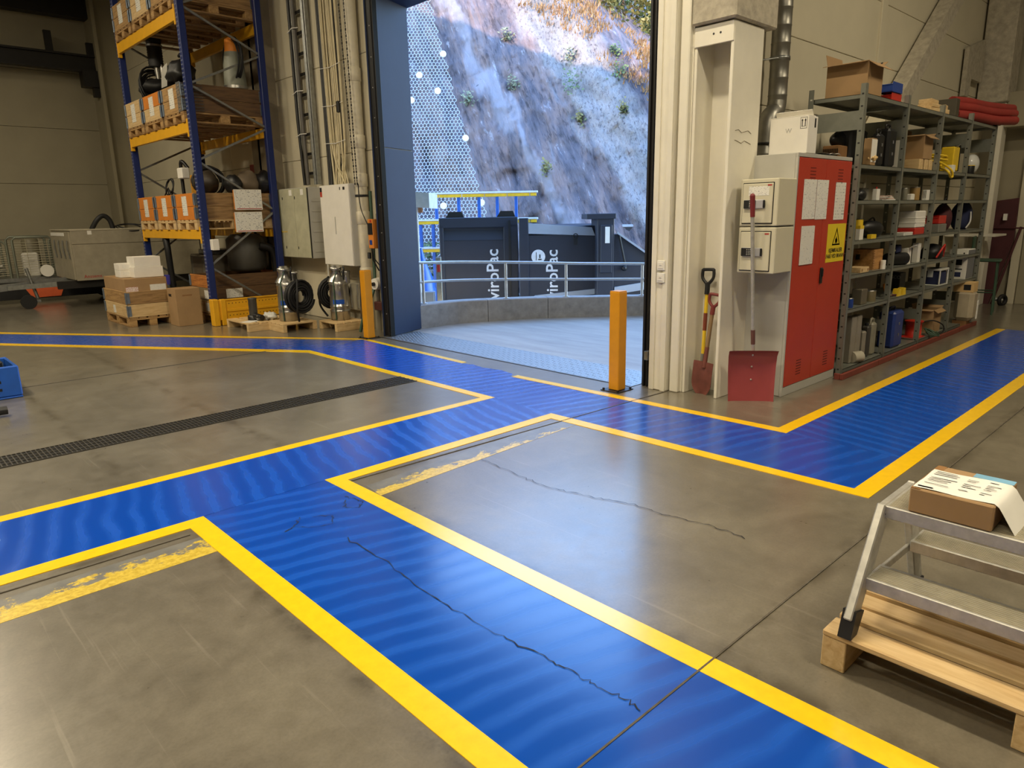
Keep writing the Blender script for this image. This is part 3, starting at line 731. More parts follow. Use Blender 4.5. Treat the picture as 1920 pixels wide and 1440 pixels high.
# dark waste containers
CNT = mk('container_navy', (36, 40, 52), .5, 0, .06, 3); CNTG = mk('container_grey_edge', (156, 162, 172), .5, 0, .05, 3)
CNTL = mk('container_lettering', (214, 216, 220), .5)
YT = Matrix(((0, 0, 1), (-1, 0, 0), (0, -1, 0))).transposed()       # lettering that runs upwards on a face looking to local -Y
c1 = thing('waste_container', 'dark navy waste container with recessed top and vertical white lettering, left one', 'container', tuple(yd(-1.5, 20, -1.2)), YR, 'waste containers')
part(c1, 'body', MB().box(-1.0, 1.0, .1, 5, .1, 2.62, .02), CNT)
for x0, x1, z0, z1 in ((-1.1, 1.1, 2.42, 2.70), (-1.1, -.98, 0, 2.5), (.70, 1.1, 0, 2.5), (-1.1, 1.1, 0, .2)): B(c1, 'frame', x0, x1, 0, .14, z0, z1, CNT, .015)
part(c1, 'recess_slope', MB().extrude([(-.98, .12, 2.42), (-.98, .12, 2.08), (-.98, .02, 2.08)], (1.68, 0, 0)), CNT)
B(c1, 'front_sheet', -.98, .70, .03, .11, .2, 2.08, CNT, .004)
for x in (-.72, .72): part(c1, 'lifting_hook', MB().extrude([(x-.22, .2, 2.68), (x-.1, .2, 2.86), (x+.25, .2, 2.86), (x+.32, .2, 2.68)], (0, .18, 0)), BLACK)
part(c1, 'edge_strip', MB().box(.84, .90, -.02, .02, 0, 2.6), BLACK)
text(c1, 'lettering', 'EnviroPac', .475, (.39, .025, .885), YT, CNTL, bold=.006)
c2 = thing('waste_container', 'dark navy waste container with round white sign and grey top edge, middle one', 'container', tuple(yd(.76, 19.6, -1.2)), YR, 'waste containers')
part(c2, 'body', MB().box(-.98, 1.3, .1, 5, .1, 2.42, .02), CNT)
B(c2, 'front_sheet', -.96, 1.28, .0, .12, .3, 2.2, CNT, .01); B(c2, 'corner_post', -1.12, -.86, -.05, .2, 0, 2.66, CNT, .015); B(c2, 'corner_post', 1.02, 1.16, -.05, .2, 0, 2.45, BLACK, .015)
part(c2, 'top_edge', MB().extrude([(-.86, -.03, 2.24), (.95, -.03, 2.16), (.86, -.03, 2.38), (-.86, -.03, 2.52)], (0, .14, 0)), CNTG)
part(c2, 'lower_chute', MB().extrude([(-.86, -.06, .42), (-.7, -.06, .56), (1.0, -.06, .72), (1.02, -.06, .58)], (0, .14, 0)), CNTG)
part(c2, 'lifting_eye', MB().tube(arc((.42, -.02, 2.16), .06, 0, math.pi*2, 12), .018, 6).box(.37, .47, -.02, .0, 1.92, 2.12), BLACK)
part(c2, 'round_sign', MB().cyl((-.6, -.005, 1.62), (-.6, -.012, 1.62), .19, n=24), CNTL)
part(c2, 'sign_figure', MB().box(-.66, -.645, -.02, -.012, 1.52, 1.74).box(-.57, -.54, -.02, -.012, 1.58, 1.68).box(-.60, -.51, -.02, -.012, 1.53, 1.56), INK)
text(c2, 'lettering', 'EnviroPac', .455, (-.21, -.006, .90), YT, CNTL, bold=.006)
c3 = thing('container_hopper', 'black compactor hopper with a door and a sloped cover right of the containers', 'container', tuple(yd(1.93, 18.9, -1.2)), YR)
B(c3, 'body', -.22, .22, 0, 2, 0, 2.72, CNT, .015); B(c3, 'cap', -.5, .26, -.04, 2, 2.6, 2.74, CNT, .01); B(c3, 'door', -.14, .17, -.035, .0, 1.2, 2.45, CNT, .02); B(c3, 'label', -.02, .1, -.042, -.035, 1.98, 2.4, CARDW, .002)
part(c3, 'sloped_cover', MB().extrude([(.22, .1, 0), (.22, .1, 2.2), (.34, .1, 2.2), (1.55, .1, 1.35), (1.55, .1, 0)], (0, 1.6, 0)), CNT)
part(c3, 'cover_rail', MB().extrude([(.30, .02, 2.22), (.30, .02, 2.28), (1.62, .02, 1.36), (1.62, .02, 1.30)], (0, .1, 0)), CNTG)
part(c3, 'lower_chute', MB().extrude([(.25, .02, .62), (.25, .02, .82), (1.15, .02, .95), (1.3, .02, .78)], (0, .1, 0)), CNTG)
part(c3, 'gas_strut', MB().cyl((.36, .0, 2.15), (.55, 0, 1.3), .03, n=8).ball((.5, 0, 1.32), .08, 6), BLACK)
part(c3, 'lamp', MB().box(1.25, 1.45, -.02, .1, 1.15, 1.4, .02), mk('work_lamp', (190, 150, 110), .3))
c4 = thing('waste_container', 'small dark container far back at the right end', 'container', tuple(yd(4.6, 27, -1.2)), YR, 'waste containers')
B(c4, 'body', -1.2, 1.6, 0, 3, 0, 2.25, CNT, .02); B(c4, 'top_edge', -1.25, 1.65, -.05, 3, 2.22, 2.32, CNTG, .02); part(c4, 'handle', MB().tube([(-.45, -.05, 1.3), (-.4, -.08, 1.6), (.1, -.08, 1.6), (.15, -.05, 1.3)], .03, 6), CNTG); B(c4, 'label', -1.1, -.9, -.02, 0, 1.85, 2.05, CARDW, .002)

# blue and yellow steel frame behind the containers
OB = mk('outdoor_blue_paint', (40, 92, 176), .45); OY = mk('outdoor_yellow_paint', (226, 180, 40), .45); OT = mk('frosted_beam_top', (206, 210, 214), .5)
fr = thing('outdoor_rack', 'blue and yellow steel storage frame standing behind the left container', 'frame', tuple(yd(-3.6, 23, -1.2)), YR)
for z, x1 in ((3.42, 3.75), (2.60, 3.75), (1.72, .75)):
    for k in range(int((x1+.1)/.72)+1):
        a = -.05+k*.72; b = min(a+.70, x1)
        if b-a > .1: B(fr, 'beam', a, b, 0, .12, z-.10, z, OY, .01)
    B(fr, 'beam_cover', -.1, x1+.05, -.02, .5, z, z+.06, OT, .01)
for x in (.55, 1.27, 1.92, 2.5, 3.1): B(fr, 'upright', x-.05, x+.05, .02, .14, 2.6, 3.42, OB, .01)
for x in (.02, .42): B(fr, 'upright', x-.05, x+.05, .02, .14, 0, 2.6, OB, .01)
# shelter eave, tarpaulin, marker post, shrub
sh = thing('shelter', 'white shelter roof edge on a slim white post behind the navy door reveal', 'shelter', tuple(yd(-2.35, 13.6, 0)), YR)
part(sh, 'roof_edge', MB().extrude([(-1.5, 0, 1.86), (.42, 0, 1.70), (.42, 0, 1.98), (-1.5, 0, 2.16)], (0, 1.2, 0)), mk('weathered_white_wood', (196, 198, 202), .6))
B(sh, 'post', .10, .18, .05, .13, -1.2, 1.74, CNTL, .005); B(sh, 'rafter', .2, .28, .0, .1, 1.62, 1.72, mk('rafter_wood', (150, 104, 74), .7), .005)
TARP = mk('blue_tarpaulin', (30, 96, 200), .35, 0, .12, 5)
mb = MB(); ring = []
for j in range(9):
    t = j/8; ring.append([(.34*(1-t)+.02+.03*math.sin(a*3+j)*(1-t), .2*math.sin(a), 0) if False else ((.30*(1-t)+.03)*math.cos(a)*(1+.15*math.sin(3*a+j)), (.2*(1-t)+.03)*math.sin(a), .95*t) for a in [2*math.pi*k/14 for k in range(14)]])
v = [p for r in ring for p in r]
mb.add(v, [(i*14+k, i*14+(k+1) % 14, (i+1)*14+(k+1) % 14, (i+1)*14+k) for i in range(8) for k in range(14)], True); mb.add(v, [tuple(8*14+k for k in range(14))])
solo('tarpaulin', mb, TARP, 'folded bright blue tarpaulin beside the railing', 'tarpaulin', tuple(yd(-2.2, 14, .0)))
mp = thing('marker_post', 'slim grey post with a red reflector behind the railing', 'post', tuple(yd(-1.78, 13.4, -1.2)), YR)
B(mp, 'post', -.05, .05, 0, .1, 0, 2.0, GALV, .006); B(mp, 'reflector', -.03, .03, -.012, 0, 1.72, 1.86, REDP, .004); B(mp, 'base_box', -.34, -.1, -.05, .15, 1.05, 1.35, CNTG, .01)
gr = thing('guard_rail', 'short pale steel guard rail far behind the marker post', 'guard rail', tuple(yd(-4.2, 24.5, -1.2)), YR)
B(gr, 'beam', -1.0, 1.6, 0, .08, .72, .95, CNTG, .01); B(gr, 'post', -.5, -.4, .08, .18, 0, .95, CNTG, .01); B(gr, 'post', 1.1, 1.2, .08, .18, 0, .95, CNTG, .01)
mb = MB()
for _ in range(500):
    q = Vector((rnd.gauss(0, .3), rnd.gauss(0, .3), rnd.uniform(.1, 1.9))); a = Vector((rnd.uniform(-1, 1), rnd.uniform(-1, 1), rnd.uniform(-1, 1))).normalized()*.09; b = a.orthogonal().normalized()*.05
    mb.add([q-a, q+b, q+a, q-b], [(0, 1, 2, 3)])
solo('shrub', mb, GRN, 'green shrub behind the railing left of the containers', 'shrub', tuple(yd(-3.55, 24, -1.2)))

# ------------------------------------------------------------------ pallets, collars, cartons
def pallet(loc, label, lx=1.2, ly=.8, rz=0, mx=PINEX, my=PINEY, group='wooden pallets', nb=5):
    """boards run along local x, height .144"""
    T = thing('pallet', label, 'pallet', loc, rz, group)
    hx, hy = lx/2, ly/2
    for k in range(nb):
        w = .135 if k % 2 == 0 else .10
        y = -hy+w/2+(ly-w)*k/(nb-1) if nb > 1 else 0
        B(T, 'board', -hx, hx, y-w/2, y+w/2, .122, .144, mx)
    for x in (-hx+.07, 0, hx-.07):
        B(T, 'stringer', x-.07, x+.07, -hy, hy, .100, .1215, my)
        for y in (-hy+.055, 0, hy-.055): B(T, 'block', x-.07, x+.07, y-.055, y+.055, .0225, .0995, my)
    for y in (-hy+.055, 0, hy-.055): B(T, 'bottom_board', -hx, hx, y-.055, y+.055, 0, .022, mx)
    return T
HING = mk('collar_hinge', (120, 130, 142), .45, .6, .2, 14)
def collar(loc, label, lx=1.2, ly=.8, mend=None, mside=None, rz=0, h=.195, group='pallet collars'):
    """wooden frame; the face at local -x is the short end"""
    T = thing('pallet_collar', label, 'pallet collar', loc, rz, group); t = .02; hx, hy = lx/2, ly/2
    mend = mend or OLDY; mside = mside or OLDX
    B(T, 'end_board', -hx, -hx+t, -hy+t, hy-t, .002, h-.003, mend); B(T, 'end_board', hx-t, hx, -hy+t, hy-t, .002, h-.003, mend)
    B(T, 'side_board', -hx+.001, hx-.001, -hy, -hy+t-.001, .002, h-.003, mside); B(T, 'side_board', -hx+.001, hx-.001, hy-t+.001, hy, .002, h-.003, mside)
    for sx in (-1, 1):
        for sy in (-1, 1):
            mb = MB()
            x = sx*hx; y = sy*hy
            mb.box(min(x+sx*.004, x-sx*.05), max(x+sx*.004, x-sx*.05), min(y, y+sy*.004), max(y, y+sy*.004), .02, h-.02)
            mb.box(min(x, x+sx*.004), max(x, x+sx*.004), min(y+sy*.004, y-sy*.05), max(y+sy*.004, y-sy*.05), .02, h-.02)
            mb.cyl((x+sx*.004, y+sy*.004, .01), (x+sx*.004, y+sy*.004, h-.01), .009, n=8)
            part(T, 'hinge', mb, HING)
    return T
def note(T, x, y0, y1, z0, z1, m=None, name='paper_label'):
    B(T, name, x-.003, x, y0, y1, z0, z1, m or PRINTS, 0)
def carton(loc, label, sx, sy, sz, m=None, rz=0, cat='box', group=None, name='carton', tape=True, opened=0):
    T = thing(name, label, cat, loc, rz, group); m = m or CARD; hx, hy = sx/2, sy/2; t = .005
    if not opened:
        part(T, 'body', MB().box(-hx, hx, -hy, hy, 0, sz-.004, .004), m)
        g = .0015
        B(T, 'flap', -hx+.001, hx-.001, -hy+.001, -g, sz-.004, sz, m, .001); B(T, 'flap', -hx+.001, hx-.001, g, hy-.001, sz-.004, sz, m, .001)
        if tape: B(T, 'tape', -hx+.002, hx-.002, -.024, .024, sz, sz+.0008, mk('brown_tape', (150, 112, 72), .35), 0)
    else:
        B(T, 'base', -hx+t, hx-t, -hy+t, hy-t, 0, t, m, 0)
        B(T, 'side', -hx, -hx+t, -hy, hy, 0, sz, m, .001); B(T, 'side', hx-t, hx, -hy, hy, 0, sz, m, .001)
        B(T, 'side', -hx+t, hx-t, -hy, -hy+t, 0, sz, m, .001); B(T, 'side', -hx+t, hx-t, hy-t, hy, 0, sz, m, .001)
        f = opened
        for sgn in (-1, 1):
            a = R(20*sgn)
            part(T, 'flap', MB().box(-f/2, f/2, -hy, hy, -.002, .002), m, (sgn*(hx+f/2*.9), 0, sz+f*.18*(1 if sgn > 0 else -.4)), (0, R(-25)*sgn if sgn > 0 else R(-12), 0))
        part(T, 'flap', MB().box(-hx, hx, -.002, .002, 0, f), m, (0, hy-.003, sz), (R(-12), 0, 0))
        part(T, 'flap', MB().box(-hx, hx, -f, 0, -.002, .002), m, (0, -hy, sz), (R(35), 0, 0))
    return T

# ------------------------------------------------------------------ pallet rack
FX, RX, YR_, YL_ = 4.02, 5.14, 10.87, 13.68
rk = thing('pallet_rack', 'tall blue and yellow pallet rack against the back wall', 'rack', (0, 0, 0))
HOLE = mk('rack_hole', (150, 156, 170), .6)
for yy in (YR_, YL_):
    for xx in (FX, RX):
        u = B(rk, 'upright', xx-.05, xx+.05, yy-.045, yy+.045, .006, 6.2, RACKB, .008)
        B(rk, 'foot_plate', xx-.07, xx+.07, yy-.07, yy+.07, 0, .006, RACKB, .001)
        if xx == FX:
            mb = MB()
            for k in range(110):
                z = -3.0+k*.055
                for y in (-.022, .018): mb.box(-.0515, -.050, y-.006, y+.006, z, z+.018)
            h = part(u, 'slot', mb, HOLE); h['kind'] = 'stuff'
    zs = [(.12, RX), (.88, FX), (1.685, RX), (2.4, FX), (2.91, RX), (3.44, FX), (3.945, RX), (4.47, FX), (5.0, RX), (5.5, FX)]
    for (z0, x0), (z1, x1) in zip(zs[:-1], zs[1:]):
        bar(rk, 'brace', (x0, yy, z0), (x1, yy, z1), .03, .03, GALV)
for zb, zt in ((1.28, 1.42), (2.79, 2.935), (4.27, 4.43)):
    for xx in (FX-.03, RX+.03):
        bmo = B(rk, 'beam', xx-.025, xx+.025, YR_+.05, YL_-.05, zb, zt, RACKY, .004)
        for y in (YR_+.055, YL_-.055): B(rk, 'beam_connector', xx-.032, xx+.028, y-.02, y+.02, zb-.06, zt+.04, RACKY, .002)
UY = [11.36, 12.27, 13.18]          # the three pallet places of a bay
names = ['right', 'middle', 'left']
ENDS = {1: [(ORANGE, ORANGE)]*3, 2: [(OLDY, OLDY), (PINEY, ORANGE), (PINEY, PINEY)], 3: [(OLDY, OLDY), (PINEY, PINEY), (OLDY, OLDY)]}
lev = {1: 1.42, 2: 2.935, 3: 4.43}; ln = {1: 'lower', 2: 'middle', 3: 'top'}
for L in (1, 2, 3):
    for i, y in enumerate(UY):
        z = lev[L]; x = FX+.52
        pallet((x, y, z), 'pallet on the %s rack level, %s of three' % (ln[L], names[i]), 1.2, .82, 0, OLDX if L > 1 else PINEX, OLDY if L > 1 else PINEY)
        for k in range(2):
            T = collar((x, y, z+.144+k*.195), '%s pallet collar, %s on the %s rack level, %s of three' % ('orange-fronted' if ENDS[L][i][k] is ORANGE else 'wooden', 'upper' if k else 'lower', ln[L], names[i]),
                       1.2, .82, ENDS[L][i][k], (DKWX if L == 2 else OLDX))
            if k == 1:
                note(T, -.601, -.10, .10, -.13 if L == 1 else -.12, .155)
        if L == 2 and i == 0:
            W_ = thing('wire_crate_panel', 'galvanised wire mesh wrapped round the right corner of the middle rack load', 'mesh panel', (FX-.085, y-.42, z+.145))
            mb = MB()
            for k in range(6): mb.tube([(0, .02+k*.03, 0), (0, .02+k*.03, .40)], .0035, 5)
            for k in range(9): mb.tube([(0, 0, .02+k*.045), (0, .18, .02+k*.045)], .0035, 5); mb.tube([(0, 0, .02+k*.045), (.3, -.003, .02+k*.045)], .0035, 5)
            part(W_, 'wire', mb, GALV)
# straps between the loads
for y, z, h in ((11.82, lev[1], .5), (12.73, lev[1], .5), (12.73, lev[2], .52), (11.82, lev[2], .5)):
    st = mk('blue_strap', (40, 78, 130), .5)
    solo('collar_divider', MB().box(-.02, .3, -.04, .04, 0, h, .003), st, 'flat blue panel between the loads %s on the %s rack level' % ('left of centre' if y > 12 else 'right of centre', 'lower' if z < 2 else 'middle'), 'panel', (FX-.03, y, z+.02))

# pumps, hoses and boxes on the rack loads
def coil(mb, c, r, turns, rt, ax, ay, jit=.03, seed=0, n=22):
    rr = random.Random(seed); c = Vector(c); ax = Vector(ax).normalized(); ay = Vector(ay).normalized(); az = ax.cross(ay); pts = []
    for i in range(turns*n):
        a = 2*math.pi*i/n; q = r*(1+jit*math.sin(i*.37+seed))
        pts.append(c+ax*q*math.cos(a)+ay*q*math.sin(a)+az*(rt*1.6*math.sin(i*.21+seed)+(i/(turns*n)-.5)*rt*turns*.9))
    return mb.tube(pts, rt, 6)
zt1 = lev[1]+.144+.39; zt2 = lev[2]+.144+.39
P = thing('submersible_pump', 'grey pump with orange top and black cable loop on the middle rack level', 'pump', (4.82, 11.12, zt2))
part(P, 'body', MB().lathe([(.17, 0), (.17, .05), (.165, .06), (.15, .34), (.12, .52)], 24), mk('pump_grey_green', (120, 122, 108), .5)); part(P, 'base_ring', MB().lathe([(.176, .005), (.176, .045)], 24), STAIN)
part(P, 'top', MB().lathe([(.12, .52), (.11, .55), (.10, .70), (.06, .72)], 20), ORANGE)
part(P, 'cable', coil(MB(), (0, 0, .42), .30, 5, .014, (0, 1, 0), (0, 0, 1), .05, 2), RUB)
P = thing('hose_bundle', 'black ribbed hose hanging above a tangle of black cable on the middle rack level', 'hose', (4.35, 13.05, zt2))
part(P, 'hose', MB().lathe([(.11+.008*(k % 2), .55+k*.02) for k in range(32)], 16), RUB)
part(P, 'clamp', MB().lathe([(.125, .86), (.125, .89)], 16), GALV)
mb = MB().lump((0, 0, .17), .3, (.9, 1.1, .6), .5, 3)
for k in range(4): coil(mb, (0, .02*k, .22), .26+.03*k, 2, .016, (1, .2*k, 0), (0, .3, .8), .1, k)
part(P, 'cable', mb, RUB); part(P, 'wire', MB().tube([(-.1, .35, .1), (0, .45, .35)], .006, 5).tube([(-.1, .28, .1), (0, .36, .5)], .006, 5), STEELD)
part(P, 'nozzle', MB().cyl((0, -.02, .35), (0, 0, .58), .03, .05).cyl((.05, -.1, .3), (.05, -.08, .58), .025, .03), STAIN)
P = thing('power_tool', 'dark machine with white sheet beside the rack upright on the middle level', 'machine', (4.15, 11.45, zt2))
part(P, 'body', MB().lump((0, 0, .2), .24, (.8, 1, .8), .3, 5), BLACK); part(P, 'handle', MB().tube(smooth_path([(0, -.3, .1), (-.05, -.25, .4), (0, 0, .44)], 5), .022, 8), BLACK)
part(P, 'sheet', MB().add([(-.2, .05, .02), (-.2, .3, .02), (-.16, .32, .30), (-.18, .0, .33)], [(0, 3, 2, 1), (0, 1, 2, 3)]), PAPER)
P = thing('cable_pump', 'pump with white control box and black hose behind the orange collars', 'pump', (4.35, 11.55, zt1))
part(P, 'body', MB().lump((0, 0, .18), .2, (1, 1.1, .95), .2, 8), mk('dark_bronze', (64, 56, 46), .5)); part(P, 'hose', coil(MB(), (.05, -.05, .18), .22, 4, .02, (1, 0, 0), (0, 0, 1), .08, 4), RUB)
part(P, 'control_box', MB().box(-.28, -.16, .14, .34, .24, .40, .01), CARDW); part(P, 'handle', MB().tube(smooth_path([(-.2, .38, 0), (-.2, .38, .42), (-.2, .30, .5), (-.15, .22, .4)], 5), .028, 8), BLACK)
solo('tool_case', MB().box(-.12, .12, -.1, .1, 0, .32, .01), mk('amber_plastic', (214, 150, 40), .4), 'amber box standing behind the black hose on the lower rack level', 'case', (4.5, 12.15, zt1))
solo('cable_loop', coil(MB(), (0, 0, .075), .13, 2, .011, (0, 1, 0), (.2, 0, .8), .1, 6).tube([(-.06, -.2, -.055), (-.06, -.1, .06), (-.06, .1, -.05)], .01, 6), RUB, 'loose black cable loop lying on the middle orange collar', 'cable', (4.12, 12.45, zt1+.06))
P = thing('sack_pile', 'brown and black sacks on the lower rack level near the rear upright', 'sacks', (4.85, 11.1, zt1))
part(P, 'brown_sack', MB().lump((0, .05, .16), .2, (1, .9, .9), .2, 2), mk('sack_brown', (110, 96, 78), .8)); part(P, 'black_sack', MB().lump((.26, 0, .16), .19, (.9, .9, .95), .2, 4), BLACK); part(P, 'black_sack', MB().lump((-.24, 0, .13), .16, (.8, .9, .9), .2, 9), BLACK)

# two notice boards hung on the rack side
for k, (x0, z0, lab) in enumerate(((4.48, 1.70, 'upper white printed notice board hung on the rack side'), (4.46, 1.37, 'lower white printed notice board hung on the rack side'))):
    T = thing('notice_board', lab, 'notice board', (x0+.21, 10.80, z0), R(0), 'notice boards on the rack')
    B(T, 'board', -.215, .215, -.004, .004, 0, .30, CARDW, .001); B(T, 'print', -.205, .205, -.006, -.004, .02, .285, DOC, 0); B(T, 'red_stripe', -.19, .20, -.0068, -.006, .012, .022, REDINK, 0)
    B(T, 'backing', -.225, -.19, -.003, .012, .01, .29, ORANGE, .001)
solo('small_sign', MB().box(-.14, .14, -.004, .004, 0, .28), mk('sign_red', (140, 40, 40), .5), 'dark red sign on the wall seen between the rack uprights', 'sign', (5.494, 12.3, 2.2), R(90))

# machines and hoses under the rack
M_G = mk('machine_grey_brown', (104, 98, 86), .55)
T = thing('grey_machine', 'dark grey box machine with control panel under the rack', 'machine', (4.7, 12.3, 0)); B(T, 'body', -.3, .4, -.4, .45, .25, 1.0, M_G, .02); B(T, 'top_pipe', -.2, .3, -.3, .3, 1.0, 1.08, GALV, .01); B(T, 'panel', -.305, -.3, -.1, .3, .62, .95, mk('panel_brown', (92, 80, 64), .6), 0)
for y in (-.3, .3): B(T, 'leg', -.25, -.15, y-.05, y+.05, 0, .25, M_G)
T = thing('hanging_hose', 'black hose with blue nozzle hanging under the lower rack beam', 'hose', (4.02, 12.65, 0)); part(T, 'hose', MB().tube(smooth_path([(.02, .1, 1.24), (0, 0, 1.28), (-.02, -.08, 1.1), (0, -.05, .6), (0, -.1, .2)], 6), .05, 10), RUB)
part(T, 'hose_end', MB().tube(smooth_path([(.02, .1, 1.24), (.04, .08, .8), (.02, .02, .35)], 6), .045, 10), RUB); part(T, 'nozzle', MB().cyl((-.05, -.02, .52), (-.05, -.02, .68), .05, .06), mk('violet_plastic', (74, 70, 160), .35)); part(T, 'strap', MB().tube([(0, -.1, .3), (.05, -.2, .12), (0, -.05, .05)], .012, 6), RUB)
T = thing('black_tank', 'big dark round tank standing behind the rear rack upright', 'tank', (4.85, 11.45, .75)); part(T, 'shell', MB().lathe([(.0, .0), (.26, .0), (.3, .05), (.3, .5), (.22, .58)], 20), mk('tank_dark', (70, 68, 62), .5)); part(T, 'hose', MB().tube(smooth_path([(.1, -.3, .4), (.3, -.35, .3), (.34, -.3, -.1), (.25, -.28, -.3)], 6), .06, 10), RUB); part(T, 'lid_handle', MB().tube(smooth_path([(-.1, -.1, .56), (.05, -.15, .66), (.2, -.1, .5)], 6), .02, 8), BLACK)
solo('white_plug_box', MB().box(-.05, .05, -.05, .05, -.08, .08, .006), CARDW, 'small white box fixed beside the rack upright below the beam', 'box', (4.1, 10.78, 1.2))
# floor pallet of the rack
pallet((4.66, 11.47, 0), 'pallet on the floor under the rack, half behind the blue upright', 1.2, .82, 0, OLDX, OLDY)
for k in range(3):
    T = collar((4.66, 11.47, .144+k*.195), '%s wooden collar of the floor stack under the rack' % ['bottom', 'middle', 'top'][k], 1.2, .82, [PINEY, mk('weathered_grey_board', (128, 112, 84), .7), ORANGE if False else wood('stained_board_y', (196, 128, 62), (132, 76, 34), 1)][k], DKWX)
    if k < 2: note(T, -.601, -.32, -.16, .03, .16)
    if k == 1: B(T, 'paper_label', -.36, -.1, -.4115, -.4105, .03, .17, PRINTS, 0)
solo('spare_wheel', MB().tube(arc((0, 0, .3), .24, 0, 2*math.pi, 24, (0, 1, 0), (0, 0, 1))[:-1], .07, 10, True), RUB, 'black tyre standing under the rack behind the white boxes', 'tyre', (4.12, 13.3, 0))
# yellow rack guard
g = thing('rack_guard', 'low yellow perforated steel guard at the rack foot', 'guard', (0, 0, 0))
B(g, 'end_post', 3.93, 4.02, 10.68, 10.82, 0, .40, RACKY, .008); B(g, 'end_post', 4.05, 4.13, 10.68, 10.76, 0, .395, RACKY, .008)
part(g, 'rail', MB().box(4.02, 5.25, 10.70, 10.74, .08, .39, .006), RACKY); B(g, 'rail_rib', 4.14, 5.25, 10.685, 10.70, .20, .24, RACKY, .004); B(g, 'rail_rib', 4.14, 5.25, 10.685, 10.70, .08, .10, RACKY, .004); B(g, 'rail_rib', 4.14, 5.25, 10.685, 10.70, .37, .39, RACKY, .004)
mb = MB()
for k in range(20):
    for z in (.145, .325): mb.cyl((4.18+k*.053, 10.6995, z), (4.18+k*.053, 10.698, z), .008, n=8)
part(g, 'hole', mb, mk('guard_hole', (90, 66, 20), .7))

# carton pallet in front of the rack
pallet((3.36, 12.24, 0), 'pallet under the carton stack in front of the rack', 1.22, .68, R(90), OLDX, OLDY)
for k in range(2):
    T = collar((3.36, 12.24, .144+k*.195), '%s pine collar under the brown carton in front of the rack' % ['lower', 'upper'][k], .68, 1.22, OLDY if k else PINEY, OLDX if k else PINEX)
    if k == 0: B(T, 'paper_label', -.344, -.341, .02, .14, .03, .15, PRINTS, 0)
C1 = carton((3.33, 12.2, .40), 'long brown carton lying in the pine collars', .60, 1.1, .32, CARD)
for y in (-.5, .12): pass
B(C1, 'print_label', .05, .28, -.552, -.5505, .13, .22, PRINT, 0); B(C1, 'print_label', -.29, -.12, -.552, -.5505, .13, .2, print_mat('red_printed_label', (226, 220, 210), (170, 40, 50), 6, .45), 0)
for (x, y, z, sx, sy, sz, lab) in ((3.42, 11.92, .725, .42, .36, .16, 'large white box at the bottom right of the stack on the brown carton'), (3.42, 11.93, .885, .38, .36, .15, 'large white box on top of the other at the right of the carton'),
                                  (3.20, 12.12, .725, .24, .28, .11, 'small white printed box at the bottom left on the brown carton'), (3.20, 12.12, .835, .24, .28, .10, 'small white printed box on top at the left on the brown carton')):
    T = carton((x, y, z), lab, sx, sy, sz, CARDW, 0, 'box', 'white boxes on the carton', 'white_box', False)
    if sx < .3: B(T, 'print_label', -sx/2+.04, sx/2-.01, -sy/2-.0015, -sy/2-.0005, .02, sz-.02, PRINT, 0)
C2 = carton((3.74, 11.30, 0), 'tall brown carton standing on the floor beside the collar pallet', .36, .36, .56, CARD)
B(C2, 'print_mark', -.1805, -.1802, .0, .12, .44, .48, INK, 0); B(C2, 'print_mark', -.08, .06, -.1805, -.1802, .45, .47, CARDD, 0)

# ------------------------------------------------------------------ trailer corner
t = thing('box_trailer', 'grey box trailer with red lettering parked by the left wall', 'trailer', (3.17, 15.2, 0))
part(t, 'body', MB().box(0, 2.3, 0, 1.55, .5, 1.42, .01), TRGREY)
B(t, 'lower_side', -.002, 2.3, -.012, 0, .5, 1.16, TRGREY, .003); B(t, 'upper_side', -.002, 2.3, -.012, 0, 1.172, 1.42, TRGREY, .003); B(t, 'top_rim', -.02, 2.32, -.02, 1.57, 1.415, 1.44, mk('rim_light', (176, 168, 146), .4), .004)
B(t, 'front_board', -.03, 0, .02, 1.53, .52, 1.40, TRGREY, .003); B(t, 'front_slot', -.034, -.03, .35, 1.45, 1.32, 1.38, PAPER, 0)
for y in (.1, .45, .8, 1.15): part(t, 'latch', MB().tube([(-.05, y, 1.24), (-.06, y, 1.1), (-.04, y+.01, .9)], .012, 6), GALV)
for x in (.28, 1.27): B(t, 'clip', x, x+.07, -.018, -.012, 1.34, 1.41, CARDW, 0)
text(t, 'lettering', 'Anssems', .085, (.27, -.014, .57), FACE_Y, REDINK)
B(t, 'orange_light', .8, 1.0, -.02, 0, .47, .51, ORANGE); part(t, 'drawbar', MB().extrude([(-1.15, .75, .34), (-1.15, .75, .46), (.2, .75, .55), (.2, .75, .42)], (0, .12, 0)).extrude([(-1.0, .7, .36), (.2, .1, .42), (.2, .1, .52), (-1.0, .7, .44)], (0, .06, 0)), GALV)
part(t, 'coupling', MB().lump((-1.25, .8, .40), .12, (1.2, .7, .7), .3, 3), BLACK)
part(t, 'jockey_wheel', MB().cyl((-.72, .58, .13), (-.72, .64, .13), .13, n=24), RUB); part(t, 'jockey_strut', MB().cyl((-.56, .66, .18), (-.66, .7, .75), .03, n=10).box(-.76, -.52, .64, .66, .11, .16), GALV)
part(t, 'wheel', MB().cyl((1.1, -.02, .24), (1.1, .14, .24), .24, n=24), RUB); part(t, 'axle_beam', MB().box(-.3, 2.2, .1, .2, .36, .50), STEELD)
part(t, 'gas_hose', MB().tube(smooth_path([(.46, .4, 1.43), (.56, .35, 1.60), (.68, .35, 1.68), (.78, .35, 1.60), (.82, .35, 1.43)], 6), .045, 10), RUB)
mb = MB()
for k in range(3): coil(mb, (1.1, .3, 1.46), .2+.05*k, 1, .012, (1, 0, 0), (0, .8, .15), .1, k)
part(t, 'cable', mb, RUB)
